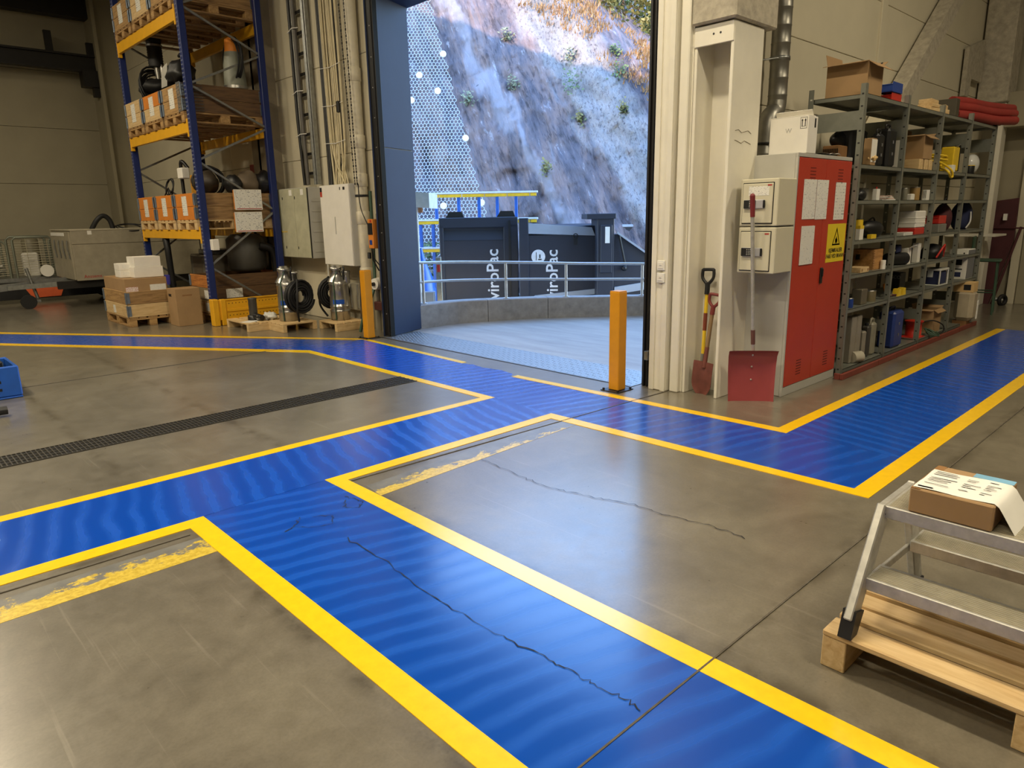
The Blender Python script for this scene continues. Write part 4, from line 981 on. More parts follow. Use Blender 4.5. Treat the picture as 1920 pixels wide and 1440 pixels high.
# low flatbed with wire cages
f = thing('flatbed_trailer', 'long low flatbed trailer at the left wall, orange reflector on a black strip of painted shade', 'trailer', (0, 17.4, 0))
B(f, 'deck', -.5, 4.6, -.3, 1.3, .42, .50, GALV, .006); B(f, 'shade_strip', -.5, 4.6, -.34, -.30, .08, .42, BLACK, .003)  # black front strip paints in the shade under the deck
part(f, 'reflector', MB().extrude([(2.55, -.35, .42), (3.35, -.35, .42), (3.22, -.35, .10), (2.72, -.35, .10)], (0, -.01, 0)), mk('reflector_orange', (206, 92, 48), .5))
for x in (.3, 4.1): part(f, 'wheel', MB().cyl((x, -.2, .2), (x, -.1, .2), .2, n=20), RUB)
def cage(loc, lab, w, h, kind):
    T = thing('roll_cage', lab, 'cage', loc, 0, 'wire cages'); d = .7
    fm = mk('cage_frame', (118, 122, 108), .5, .4); wm = mk('cage_wire', (186, 180, 156), .45, .5)
    for y in (0, d): part(T, 'frame', MB().tube([(0, y, 0), (0, y, h-.06), (.06, y, h), (w-.06, y, h), (w, y, h-.06), (w, y, 0)], .024, 8), fm)
    mb = MB()
    n = 14 if kind else 22
    for k in range(n):
        z = .06+(h-.12)*k/n; mb.tube([(0, 0, z), (w, 0, z)], .006, 5); mb.tube([(0, d, z), (w, d, z)], .006, 5)
    for k in range(1, 3 if kind else 12): mb.tube([(w*k/(3 if kind else 12), 0, .03), (w*k/(3 if kind else 12), 0, h-.02)], .006, 5)
    q = part(T, 'wire_panel', mb, wm); q['kind'] = 'stuff'
    return T
cage((1.7, 17.2, .50), 'wire roll cage at the left picture edge', .75, .72, 1); cage((2.55, 17.15, .50), 'wire roll cage with white canister, second from the left edge', .68, .80, 1); cage((3.3, 17.1, .50), 'finely meshed wire roll cage beside the grey trailer', .62, .76, 0)
solo('white_canister', MB().box(-.14, .14, -.1, .1, 0, .48, .03).cyl((0, -.05, .36), (0, -.12, .36), .05), CARDW, 'white canister inside the second wire cage', 'canister', (2.85, 17.4, .50))
solo('steel_drum', MB().lathe([(.16, 0), (.16, .7), (.13, .76), (.05, .78)], 20), mk('drum_olive', (110, 104, 84), .5), 'olive steel drum standing in the wire cage', 'drum', (2.95, 17.75, .50))
solo('dark_hose_roll', coil(MB(), (0, 0, .22), .2, 6, .02, (1, 0, 0), (0, .2, 1), .04, 3), RUB, 'black hose roll inside the fine wire cage', 'hose', (3.62, 17.45, .52))
solo('pipe_fittings', MB().lump((0, 0, .1), .22, (1.4, .9, .5), .5, 12).cyl((-.3, -.1, .08), (.3, .1, .12), .04).cyl((-.2, .1, .2), (.32, -.1, .22), .035), ALU, 'shiny pipe fittings lying in the leftmost wire cage', 'fittings', (2.05, 17.5, .52))
solo('gauge', MB().cyl((0, 0, 0), (0, -.04, 0), .12, n=24), CARDW, 'round white gauge in front of the wire cages', 'gauge', (3.05, 17.08, .622))

# ------------------------------------------------------------------ wall equipment left of the door
e1 = thing('electrical_cabinet', 'wide grey-green electrical cabinet with three doors on the wall', 'cabinet', (0, 0, 0))
part(e1, 'body', MB().box(5.24, 5.495, 9.95, 11.16, .96, 2.01, .004), GREY)
for a, b in ((9.96, 10.365), (10.375, 10.77), (10.78, 11.15)):
    dd = B(e1, 'door', 5.215, 5.238, a, b, .968, 2.0, mk('cabinet_green_grey', (178, 176, 150), .5), .003)
    if a < 10.7:
        for z in (-.37, .38): B(dd, 'latch', -.016, -.011, (b-a)/2-.04, (b-a)/2-.02, z-.02, z+.02, BLACK, .002)
for y in (10.37, 10.775, 9.9555): B(e1, 'door_gap', 5.225, 5.2405, y-.0055, y+.0055, .966, 2.0, BLACK, 0)
for y in (10.42, 10.05): B(e1, 'label', 5.2125, 5.2145, y, y+.09, 1.90, 1.985, PAPER, 0)
part(e1, 'yellow_scrawl', MB().tube([(5.2135, 10.86-.012*k, 1.35+.02*math.sin(k*2.2)+.006*(k % 3)) for k in range(17)], .003, 5), YELP)
for k in range(6): B(e1, 'side_louvre', 5.28, 5.46, 9.944, 9.951, 1.05+k*.15, 1.075+k*.15, GREY, .002)
e2 = thing('electrical_cabinet', 'tall plain white electrical cabinet beside the white downpipe', 'cabinet', (0, 0, 0))
part(e2, 'body', MB().box(5.24, 5.495, 8.75, 9.545, .89, 2.01, .004), GREY); dd = B(e2, 'door', 5.213, 5.238, 8.755, 9.54, .895, 2.005, CARDW, .003)
B(dd, 'handle', -.02, -.012, .0, .018, -.12, .12, GREY, .003); B(dd, 'switch_label', -.0145, -.0125, .33, .385, .40, .47, RED, 0); B(dd, 'switch_label', -.0145, -.0125, .33, .385, .47, .53, INK, 0)
B(dd, 'warning_label', -.0145, -.0125, -.3, -.25, .48, .52, INK, 0); B(dd, 'warning_label', -.0145, -.0125, -.18, -.16, .48, .52, INK, 0)
# cable ladder with thick cable
cl = thing('cable_ladder', 'galvanised cable ladder with thick grey conduit climbing the wall', 'cable ladder', (0, 0, 0))
for y in (9.93, 10.33): B(cl, 'side_rail', 5.40, 5.46, y-.015, y+.015, 2.05, 6.4, GALV, .003)
for k in range(15): z = 2.2+k*.28; B(cl, 'rung', 5.43, 5.45, 9.95, 10.32, z, z+.04, STEELD, .003)
part(cl, 'conduit', MB().tube([(5.38, 10.22, 6.4), (5.38, 10.2, 3), (5.38, 10.17, 2.05)], .03, 10), mk('grey_conduit', (86, 82, 76), .5)); part(cl, 'black_cable', MB().tube([(5.39, 10.36, 6.4), (5.39, 10.36, 3), (5.39, 10.3, 2.05)], .024, 8), BLACK)
part(cl, 'pale_cable', MB().tube([(5.39, 10.29, 6.4), (5.39, 10.27, 3), (5.38, 10.2, 2.05)], .008, 6), CABLEW)
for y in (9.97, 10.0): part(cl, 'pipe', MB().tube([(5.40, y, 6.4), (5.40, y, 2.05)], .016, 8), GALV)
for z in (2.75, 3.35, 4.2, 5.0): part(cl, 'cable_tie', MB().tube([(5.36, 10.4, z), (5.33, 10.2, z+.03), (5.38, 10.1, z+.03)], .006, 5), PAPER)
cbu = thing('cable_bundle', 'dense bundle of pale vertical cables dropping into the white cabinet', 'cables', (0, 0, 0))
rc = random.Random(5)
for k in range(16):
    y0 = 9.50-k*.027; y1 = 9.44-.35*((k*7) % 16)/16-.05; xx = 5.42+.02*math.sin(k*2.3)
    pts = smooth_path([(xx, y0, 6.4), (xx-.01, y0+rc.uniform(-.015, .015), 4.6), (xx, y0+rc.uniform(-.015, .015), 3.2), (xx, y0*.85+y1*.15, 2.45), (xx-.03, y1, 2.02)], 5)
    part(cbu, 'cable', MB().tube(pts, rc.choice((.009, .011, .013)), 6), BLACK if k in (6, 12) else CABLEW)
for k, y in enumerate((9.60, 9.555)): part(cbu, 'black_pipe', MB().tube([(5.42, y, 6.4), (5.42, y-.02, 2.2), (5.40, y-.05, 2.02)], .024, 8), BLACK)
for z in (2.6, 3.1, 3.6): part(cbu, 'cable_tie', MB().tube([(5.395, 9.62, z), (5.39, 9.3, z-.02), (5.40, 9.05, z+.01)], .005, 5), PAPER)
dp = thing('downpipe', 'thick white downpipe with couplings left of the door', 'pipe', (5.40, 8.72, 0))
part(dp, 'pipe', MB().cyl((0, 0, .55), (0, 0, 6.5), .085, n=20), PIPE)
for z in (.78, 1.55, 2.05, 2.55, 3.4): part(dp, 'coupling', MB().lathe([(.085, z-.09), (.096, z-.08), (.096, z+.08), (.085, z+.09)], 20), PIPE)
part(dp, 'pipe_clamp', MB().lathe([(.088, 1.83), (.092, 1.83), (.092, 1.86), (.088, 1.86)], 20), BLACK); part(dp, 'lower_pipe', MB().cyl((0, 0, 0), (0, 0, .56), .095, n=20), PIPE)
# second pipe with cleaning cap behind the bollard
dp2 = thing('waste_pipe', 'short waste pipe with round white cap behind the left bollard', 'pipe', (5.40, 8.30, 0))
part(dp2, 'pipe', MB().cyl((0, 0, 0), (0, 0, 1.6), .06, n=16).cyl((0, .16, 0), (0, .16, .7), .06, n=16), mk('pipe_grey', (140, 134, 116), .5)); part(dp2, 'cap', MB().cyl((-.02, .08, .66), (-.12, .06, .66), .085, .075, n=20), CARDW); part(dp2, 'cap_nut', MB().cyl((-.12, .06, .66), (-.15, .055, .66), .028, n=6), BLACK)
B(dp2, 'valve', -.12, .02, -.1, .1, .30, .42, mk('valve_dark_red', (84, 44, 38), .5), .01)
solo('green_hose', MB().tube(smooth_path([(5.05, 8.42, .02), (5.12, 8.38, .3), (5.3, 8.4, .6), (5.36, 8.45, 1.0), (5.4, 8.5, 1.9)], 6), .022, 8), GREENW, 'dark green hose leaning behind the left bollard', 'hose')
ch = thing('hoist_chain', 'long black chain loop hanging in front of the white downpipe', 'chain', (0, 0, 0))
for nm, a, b in (('chain_run', (5.27, 8.86, 6.2), (5.27, 8.66, 2.0)), ('chain_run', (5.30, 8.72, 6.2), (5.28, 8.62, 2.0))):
    mb = MB(); A_, B_ = Vector(a), Vector(b)
    for k in range(110):
        c = A_.lerp(B_, k/109)
        if c.z < 4.6: mb.box(c.x-.004, c.x+.004, c.y-(.011 if k % 2 else .004), c.y+(.011 if k % 2 else .004), c.z-.016, c.z+.016)
    part(ch, nm, mb, BLACK)
part(ch, 'hook_block', MB().box(5.28, 5.32, 8.98, 9.03, 2.95, 3.1, .01), BLACK); part(ch, 'cord', MB().tube(smooth_path([(5.28, 8.6, 2.0), (5.3, 8.62, 1.75), (5.26, 8.5, 1.6), (5.2, 8.25, 1.4)], 5), .007, 6), BLACK)
cb2 = thing('door_control', 'orange and black door control unit beside the left door rail', 'control unit', (5.16, 8.18, 1.15))
B(cb2, 'housing', 0, .2, -.06, .06, 0, .38, ORANGE, .006); B(cb2, 'black_cover', -.006, .0, -.055, .055, .18, .33, BLACK, .002); B(cb2, 'blue_label', -.004, 0, -.03, .03, .05, .11, BLUEP, 0); B(cb2, 'warning_label', -.003, 0, -.04, .0, .34, .37, RED, 0)
part(cb2, 'cables', MB().tube([(.02, .02, 0), (.04, .04, -.15), (.1, 0, -.3)], .009, 6).tube([(.02, -.02, 0), (.0, -.04, -.12), (.12, -.02, -.25)], .007, 6), BLACK)
part(cb2, 'spiral_cable', coil(MB(), (.05, .14, -.1), .02, 14, .006, (1, 0, 0), (0, 1, 0), 0, 0, 8), BLACK)

# ------------------------------------------------------------------ pumps on small pallets
def open_pallet(loc, label, lx, ly, rz=0, n=4):
    T = thing('pallet', label, 'pallet', loc, rz, 'small open pallets')
    hx, hy = lx/2, ly/2
    for k in range(n):
        w = min(.15, ly/n*.9); y = -hy+w/2+(ly-w)*k/(n-1); B(T, 'board', -hx, hx, y-w/2, y+w/2, .10, .122, PINEX)
    for x in (-hx+.03, hx-.03): B(T, 'skid', x-.03, x+.03, -hy, hy, 0, .0995, PINEY)
    return T
open_pallet((4.40, 10.12, 0), 'small pine pallet under the little pump by the yellow guard', .76, .72, R(90))
open_pallet((4.60, 9.52, 0), 'small pine pallet under the left stainless pump', .52, .48, R(0)); open_pallet((5.12, 9.02, 0), 'small pine pallet under the right stainless pump', .50, .46, R(90))
def big_pump(loc, label, side):
    T = thing('stainless_pump', label, 'pump', loc, 0, 'stainless pumps')
    part(T, 'body', MB().lathe([(.125, 0), (.138, .01), (.138, .12), (.142, .125), (.142, .14), (.138, .145), (.138, .19), (.142, .195), (.142, .205), (.136, .21), (.136, .50), (.142, .505), (.142, .52), (.13, .55)], 32), STAIN)
    part(T, 'neck', MB().lathe([(.13, .55), (.10, .60), (.075, .64), (.072, .70), (.085, .705), (.085, .75), (.06, .755), (.06, .775), (.02, .78)], 24, (-.02, .02, 0)), STAIN)
    part(T, 'discharge', MB().lathe([(.055, .52), (.055, .66), (.065, .67), (.065, .69), (.05, .70)], 16, (.09, -.07, 0)), STAIN)
    part(T, 'handle', MB().tube(smooth_path([(.02, -.12, .58), (.0, -.17, .72), (.04, -.1, .76), (.1, .02, .74)], 5), .013, 6), BLACK)
    part(T, 'label', MB().add([(-.1385*math.cos(a)*1.004, -.1385*math.sin(a)*1.004, z) for z in (.235, .30) for a in [R(18+14*k) for k in range(6)]], [(k, k+1, 7+k, 6+k) for k in range(5)]), mk('pump_blue_label', (36, 84, 178), .4))
    mb = MB(); [coil(mb, (.06, side*.27, .36), .10+.03*q, 4, .016, (1, side*-.2, 0), (0, 0, 1), .03, q+side) for q in range(5)]
    part(T, 'cable_coil', mb, RUB)
    part(T, 'cable_tail', MB().tube(smooth_path([(.02, side*.30, .6), (-.05, side*.42, .45), (-.08, side*.44, .2), (-.02, side*.34, .02)], 6), .015, 8), RUB)
    part(T, 'strap', MB().tube([(-.12, -.085, .01), (-.125, -.085, .3), (-.12, -.07, .56), (-.05, -.06, .7)], .008, 6), GREENW)
    return T
big_pump((4.60, 9.60, .122), 'stainless steel pump with black cable coil on its right', -1); big_pump((5.14, 9.08, .122), 'stainless steel pump below the white cabinet with coil on its left', 1)
sp = thing('small_pump', 'small dark pump lying in parts on a pine pallet', 'pump', (4.28, 10.08, .122))
part(sp, 'motor', MB().lathe([(.06, .06), (.06, .30), (.065, .305), (.065, .32), (.05, .325)], 20), mk('motor_dark', (84, 82, 78), .4, .5)); part(sp, 'base', MB().lathe([(.085, 0), (.085, .07), (.06, .075)], 20), BLACK)
part(sp, 'side_outlet', MB().cyl((.0, -.06, .06), (.02, -.24, .05), .045, .04), BLACK); part(sp, 'ring', MB().lathe([(.05, 0), (.05, .06)], 16, (.02, -.16, .02)), STAIN)
solo('plastic_bag', MB().lump((0, 0, .05), .08, (1.2, 1.3, .7), .6, 7), CLEAR, 'crumpled clear plastic bag on the small pine pallet', 'bag', (4.45, 9.92, .122)); solo('paper_sheet', MB().box(-.12, .12, -.09, .09, 0, .001), PAPER, 'white sheet lying on the small pine pallet', 'paper', (4.17, 9.95, .122), R(25))
pn = thing('wall_radiator', 'light panel radiator low on the wall behind the pumps', 'radiator', (0, 0, 0)); B(pn, 'panel', 5.44, 5.495, 8.95, 9.9, .22, .62, WALL, .006)
for k in range(5): B(pn, 'rib', 5.43, 5.44, 9.05+k*.19, 9.08+k*.19, .25, .60, GREY, .003)
part(pn, 'pipe', MB().cyl((5.46, 9.92, .05), (5.46, 9.92, .95), .012, n=8), PAPER)
solo('steel_sheet', MB().extrude([(5.40, 8.62, .0), (5.40, 8.98, .0), (5.44, 8.98, .88), (5.44, 8.66, .88)], (.006, 0, 0)), STAIN, 'bare steel sheet leaning on the wall behind the right pump', 'sheet')

# ------------------------------------------------------------------ bollards
for (x, y, lab) in ((4.885, 3.83, 'yellow square bollard at the right side of the doorway'), (4.92, 7.985, 'yellow square bollard at the left side of the doorway')):
    T = thing('bollard', lab, 'bollard', (x, y, 0), R(0), 'yellow bollards')
    part(T, 'post', MB().box(-.055, .055, -.055, .055, .008, .885, .006), BOLY); B(T, 'cap', -.052, .052, -.052, .052, .885, .89, BOLY, .002); B(T, 'base_plate', -.11, .11, -.10, .10, 0, .008, STEELD, .001)
    for sx in (-.09, .09):
        for sy in (-.08, .08): part(T, 'bolt', MB().cyl((sx, sy, .008), (sx, sy, .024), .012, n=6), STEELD)
    part(T, 'gusset', MB().extrude([(.055, 0, .008), (.10, 0, .008), (.055, 0, .07)], (0, .01, 0)), BOLY)

# ------------------------------------------------------------------ red chemicals cabinet and what hangs on it
c = thing('chemical_cabinet', 'tall grey steel cabinet with red double doors and warning sign', 'cabinet', (5.62, 2.65, 0))
part(c, 'body', MB().box(0, 1.05, .02, .44, 0, 1.985, .004), GREY)
B(c, 'plinth', .0, 1.05, 0, .02, 0, .075, GREY, .002); B(c, 'top_rail', 0, 1.05, 0, .02, 1.955, 1.985, GREY, .002)
B(c, 'edge_strip', 0, .022, 0, .02, .075, 1.955, GREY, .002)
dl = B(c, 'door', .026, .524, -.004, .018, .08, 1.95, RED, .003); dr = B(c, 'door', .529, 1.04, -.004, .018, .08, 1.95, RED, .003)
VENT = mk('vent_dark', (90, 26, 20), .7)
for d, xc in ((dl, .0), (dr, .03)):
    for k in range(7):
        mb = MB()
        for i in range(7): mb.box(xc-.05+i*.015, xc-.041+i*.015, -.0125, -.0112, .70+k*.026, .708+k*.026)
        part(d, 'vent_slot', mb, VENT)
    for k in range(6): B(d, 'vent_slot', xc-.045, xc+.045, -.0125, -.0112, -.86+k*.024, -.852+k*.024, VENT, 0)
part(dr, 'lock_handle', MB().box(-.235, -.195, -.026, -.011, -.10, .04, .006).box(-.225, -.205, -.035, -.026, -.04, .03, .004), BLACK)
for x0, x1, z0, z1, nm in ((.12, .35, 1.47, 1.785, 'a'), (.36, .58, 1.465, 1.785, 'a'), (.73, .94, 1.455, 1.77, 'b')):
    B(c, 'paper_notice', x0, x1, -.009, -.0065, z0, z1, PRINT if nm == 'a' else print_mat('centred_notice', (222, 220, 210), (140, 140, 142), 12, .55), 0)
B(c, 'paper_notice', .13, .37, -.012, -.007, 1.10, 1.415, print_mat('half_notice', (218, 216, 206), (120, 120, 120), 30, .6), 0)
sg = B(c, 'warning_sign', .645, 1.02, -.0065, -.0045, 1.09, 1.42, mk('sign_yellow', (222, 196, 40), .45, 0, .03), 0)
mb = MB()
tri = [(0, .135), (-.082, -.02), (.082, -.02)]; inn = [(0, .108), (-.062, -.008), (.062, -.008)]
for k in range(3):
    a, b_, c_, d_ = tri[k], tri[(k+1) % 3], inn[(k+1) % 3], inn[k]
    mb.add([(x, -.0016, z) for x, z in (a, b_, c_, d_)], [(0, 1, 2, 3), (3, 2, 1, 0)])
mb.add([(x, -.0016, z) for x, z in ((-.02, .005), (.0, .0), (.02, .005), (.024, .025), (.012, .038), (.008, .06), (-.008, .042), (-.022, .03))], [(0, 1, 2, 3, 4, 5, 6, 7), (7, 6, 5, 4, 3, 2, 1, 0)])
mb.add([(x, -.0016, z) for x, z in ((-.03, -.004), (.03, -.004), (.03, .0), (-.03, .0))], [(0, 1, 2, 3)])
part(sg, 'warning_triangle', mb, INK)
text(sg, 'lettering', 'KJEMIKALIER', .05, (0, -.0018, -.065), FACE_Y, INK, .0004, bold=.001); text(sg, 'lettering', 'FARE VED BRANN', .047, (0, -.0018, -.115), FACE_Y, INK, .0004, bold=.001)
# the two safes
for k, (z0, lab) in enumerate(((1.425, 'upper beige safe with keypad and notice mounted beside the red cabinet'), (1.055, 'lower beige safe with keypad mounted beside the red cabinet'))):
    T = thing('safe', lab, 'safe', (5.32, 2.80, z0), 0, 'beige safes'); h = .362
    part(T, 'body', MB().box(0, .30, -.155, .16, .002, h, .006), BEIGE)
    dd = B(T, 'door', -.012, .0, -.115, .135, .025, h-.035, BEIGE, .004)
    B(T, 'door_gap', -.0015, .0005, -.12, .14, .018, h-.028, BLACK, 0)
    part(T, 'keypad', MB().box(-.026, -.012, -.055, .115, .135, .205, .012), mk('keypad_silver', (196, 196, 200), .35, .4))
    part(T, 'keypad_disc', MB().box(-.032, -.025, .015, .115, .138, .202, .02), BLACK)
    mb = MB()
    for i in range(3):
        for j in range(4): mb.ball((-.033, .035+i*.014, .150+j*.013), .0035, 4)
    part(T, 'key', mb, PAPER)
    B(T, 'keypad_edge', -.029, -.02, -.062, -.045, .14, .20, BLACK, .003)
    if k == 0: B(T, 'notice', -.0135, -.0122, -.085, .085, .235, .305, PRINTS, 0)
    B(T, 'maker_plate', -.0135, -.0122, -.105, -.07, h-.055, h-.045, REDINK, 0)
# white box, sheets on the cabinet
wb = thing('white_box', 'white carton with arrow marks standing on the red cabinet', 'box', (5.83, 2.81, 1.985))
part(wb, 'body', MB().box(-.08, .09, -.16, .16, 0, .285, .004), CARDW); B(wb, 'lid_flap', -.08, .05, -.158, .158, .285, .29, CARDW, .001, (0, R(0), 0))
part(wb, 'open_flap', MB().box(-.002, .002, -.155, .15, 0, .06), CARDW, (.02, 0, .288), (0, R(-40), 0))
for z in (0,):
    mb = MB().box(-.0815, -.0805, -.150, -.1475, .19, .275).box(-.0815, -.0805, -.0975, -.095, .19, .275).box(-.0815, -.0805, -.15, -.095, .19, .1925).box(-.0815, -.0805, -.15, -.095, .2725, .275).box(-.0815, -.0805, -.14, -.105, .205, .208)
    for y in (-.135, -.11): mb.box(-.0815, -.0805, y-.003, y+.003, .205, .25).add([(-.0812, y-.008, .248), (-.0812, y+.008, .248), (-.0812, y, .265)], [(0, 1, 2), (2, 1, 0)])
    part(wb, 'arrow_mark', mb, INK)
mb = MB().box(.03, .055, -.1615, -.1605, .2, .27); part(wb, 'arrow_mark', mb, INK)
text(wb, 'handwriting', 'W', .05, (-.0812, .0, .18), FACE_X, mk('pencil_grey', (176, 174, 168), .7))
mb = MB(); 
for i in range(9):
    for j in range(6): mb.v.append((-.16+.045*i, -.02+.05*j, .012+.018*noise.noise(Vector((i*.8, j*.9, 2)))))
mb.f = [(i*6+j, (i+1)*6+j, (i+1)*6+j+1, i*6+j+1) for i in range(8) for j in range(5)]; mb.sm = [True]*len(mb.f)
solo('crumpled_paper', mb, PAPER, 'crumpled white paper on top of the red cabinet', 'paper', (6.22, 2.67, 1.99))
# ventilation duct
du = thing('ventilation_duct', 'shiny spiral ventilation duct going down behind the red cabinet', 'duct', (6.45, 3.28, 0))
DUCT = mk('duct_steel', (140, 138, 130), .42, .8, .15, 9)
prof = [(.082, 2.5)]
for k in range(28): z = 2.55+k*.145; prof += [(.082, z), (.086, z+.006), (.082, z+.012)]
part(du, 'spiral_pipe', MB().lathe(prof, 24), DUCT)
part(du, 'elbow', MB().tube(smooth_path([(0, 0, 2.5), (-.03, -.0, 2.42), (-.12, -.0, 2.36), (-.16, 0, 2.26), (-.17, 0, 2.15)], 5), .083, 20), DUCT)
part(du, 'lower_pipe', MB().lathe([(.083, 1.7), (.083, 2.02), (.09, 2.03), (.09, 2.05), (.083, 2.06), (.083, 2.18)], 24, (-.17, 0, 0)), DUCT); part(du, 'clamp', MB().lathe([(.09, 2.12), (.097, 2.12), (.097, 2.14), (.09, 2.14)], 24, (-.17, 0, 0)), STEELD)
part(du, 'bracket', MB().cyl((-.085, -.03, 2.86), (-.22, .12, 2.84), .008, n=8).lathe([(.085, 2.85), (.09, 2.85), (.09, 2.88), (.085, 2.88)], 24), GALV)
# light switches
for z, lab in ((1.105, 'upper white switch plate on the white door frame'), (1.0, 'lower white switch plate with key symbol on the white door frame')):
    T = thing('wall_switch', lab, 'switch', (5.105, 3.545, z), 0, 'switch plates'); B(T, 'plate', -.012, 0, -.04, .04, -.042, .042, PAPER, .004); B(T, 'rocker', -.016, -.012, -.026, .026, -.026, .026, CARDW, .003)
    B(T, 'mark', -.0172, -.016, -.012, .012, -.004, .004, GREY, 0)

# ------------------------------------------------------------------ shovels
def dgrip(mb, p, w, h, r):       # D-shaped grip; p = socket top, in the local YZ plane
    x, y, z = p
    return mb.tube(smooth_path([(x, y, z), (x, y-w*.5, z+h*.45), (x, y-w*.52, z+h*.95), (x, y-w*.42, z+h), (x, y+w*.42, z+h), (x, y+w*.52, z+h*.95), (x, y+w*.5, z+h*.45), (x, y, z)], 5), r, 8)
def blade_mesh(w, h, rows=10, cols=8):
    mb = MB()
    for side in (0, .004):
        for i in range(rows+1):
            t = i/rows; ww = w*(1 if t > .35 else math.sin(math.pi/2*(.35+.65*t/.35)))
            for j in range(cols+1):
                u = j/cols*2-1; mb.v.append((side-.018*u*u+.03*(1-t)**2, u*ww/2, t*h))
    n1 = (rows+1)*(cols+1)
    for s in (0, 1):
        for i in range(rows):
            for j in range(cols):
                a = s*n1+i*(cols+1)+j; q = (a, a+1, a+cols+2, a+cols+1); mb.f.append(q if s else tuple(reversed(q)))
    mb.sm = [True]*len(mb.f); return mb
s1 = thing('shovel', 'round shovel with yellow shaft and black grip in the column recess', 'shovel', (5.27, 3.215, 0)); s1.rotation_euler = (R(-2.2), R(6), 0)
part(s1, 'blade', blade_mesh(.15, .24), mk('shovel_dark', (60, 52, 48), .6)); part(s1, 'shaft', MB().cyl((.0, 0, .34), (0, 0, .90), .016, n=10), YELP); part(s1, 'socket', MB().cyl((0, 0, .2), (0, 0, .35), .02, .017, n=10), STAIN)
part(s1, 'shaft_label', MB().cyl((0, 0, .55), (0, 0, .70), .0172, n=10), mk('shaft_label', (120, 56, 34), .5)); part(s1, 'grip', dgrip(MB().cyl((0, 0, .86), (0, 0, .96), .022, n=10), (0, 0, .94), .10, .13, .014), BLACK)
s2 = thing('shovel', 'rusty red shovel with wooden shaft and red grip in the column recess', 'shovel', (5.235, 3.20, 0)); s2.rotation_euler = (R(4), R(5), 0)
part(s2, 'blade', blade_mesh(.19, .29), mk('shovel_rust', (112, 62, 52), .6, 0, .25, 12)); part(s2, 'shaft', MB().tube([(0.005, 0, .40), (.0, 0, .60), (0, 0, .74)], .017, 10), wood('shaft_wood', (150, 122, 84), (110, 86, 56), 2)); part(s2, 'socket', MB().cyl((.005, 0, .24), (.005, 0, .42), .02, .018, n=10), mk('shovel_rust', (112, 62, 52)))
part(s2, 'grip', dgrip(MB().cyl((0, 0, .70), (0, 0, .78), .02, n=10), (0, 0, .76), .09, .11, .013), mk('grip_maroon', (120, 48, 42), .5))
ss = thing('snow_shovel', 'wide red snow shovel leaning on the grey cabinet side', 'snow shovel', (5.325, 2.775, 0), R(40))
mb = MB(); RW = 16
prof = [(0.0, 0.0), (.012, .10), (.022, .2), (.025, .3), (.015, .38), (-.015, .425), (-.03, .432)]
for off in (0, .004):
    for x, z in prof:
        for j in range(RW+1):
            u = j/RW*2-1; mb.v.append((x+off-.02*abs(u)**6, u*(.195-.012*(1-z/.43)), z))
n1 = len(prof)*(RW+1)
for s in (0, 1):
    for i in range(len(prof)-1):
        for j in range(RW):
            a = s*n1+i*(RW+1)+j; q = (a, a+1, a+RW+2, a+RW+1); mb.f.append(tuple(reversed(q)) if not s else q)
mb.sm = [True]*len(mb.f)
part(ss, 'blade', mb, SNOWR)
for z in (.18, .29, .39): part(ss, 'rivet', MB().ball((.018 if z < .35 else .002, 0, z), .008, 6), ALU)
part(ss, 'shaft', MB().cyl((.02, -.005, .40), (-.075, .085, 1.52), .0155, n=12), ALU); part(ss, 'shaft_scratch', MB().cyl((.0132, .0015, .48), (.003, .011, .60), .0172, n=12), mk('worn_brown', (96, 60, 52), .6))
part(ss, 'grip', MB().cyl((-.073, .083, 1.50), (-.086, .095, 1.65), .018, .020, n=12).ball((-.0865, .0955, 1.655), .021, 6), mk('grip_red', (120, 40, 44), .45))

# ------------------------------------------------------------------ grey shelving
PX = [6.72, 7.78, 8.84, 9.90, 10.96]; LV = [.06, .63, .95, 1.26, 1.62, 1.93, 2.52]
sv = thing('steel_shelving', 'long grey steel shelving unit along the right wall', 'shelving', (0, 0, 0))
SLOT = mk('slot_dark', (40, 40, 38), .7); SLOTL = mk('slot_light', (206, 204, 190), .6)
for i, x in enumerate(PX):
    for y in (2.60, 3.10):
        p = part(sv, 'post', MB().box(x-.022, x+.022, y-.002, y+.002, 0, 2.60).box(x-.022, x-.018, y, y+.045 if y < 3 else y-.045, 0, 2.60) if y < 3 else MB().box(x-.022, x+.022, y-.002, y+.002, 0, 2.60).box(x-.022, x-.018, y-.045, y, 0, 2.60), SHELF)
        if y < 3:
            mb = MB()
            for k in range(25): mb.box(x-.0228, x-.0218, 2.614, 2.632, .06+k*.102, .074+k*.102)
            q = part(p, 'slot', mb, SLOT); q['kind'] = 'stuff'
        else:
            mb = MB()
            for k in range(25): mb.box(x-.0228, x-.0218, 3.068, 3.086, .06+k*.102, .072+k*.102)
            q = part(p, 'slot', mb, SLOTL); q['kind'] = 'stuff'
    B(sv, 'side_plate', x-.018, x-.014, 2.64, 3.06, 2.22, 2.38, SHELF, .001); B(sv, 'side_plate', x-.018, x-.014, 2.64, 3.06, .30, .42, SHELF, .001)
for a, b in zip(PX[:-1], PX[1:]):
    for z in LV:
        part(sv, 'shelf', MB().box(a+.024, b-.024, 2.603, 3.097, z-.004, z).box(a+.024, b-.024, 2.603, 2.607, z-.034, z).box(a+.024, b-.024, 3.093, 3.097, z-.034, z).box(a+.024, a+.028, 2.603, 3.097, z-.034, z).box(b-.028, b-.024, 2.603, 3.097, z-.034, z), SHELF)
RB = mk('red_brown_skirting', (120, 56, 44), .6, 0, .12, 6)
bb = struct('baseboard_right', MB().box(6.72, 10.90, 2.55, 2.56, 0, .02), RB)
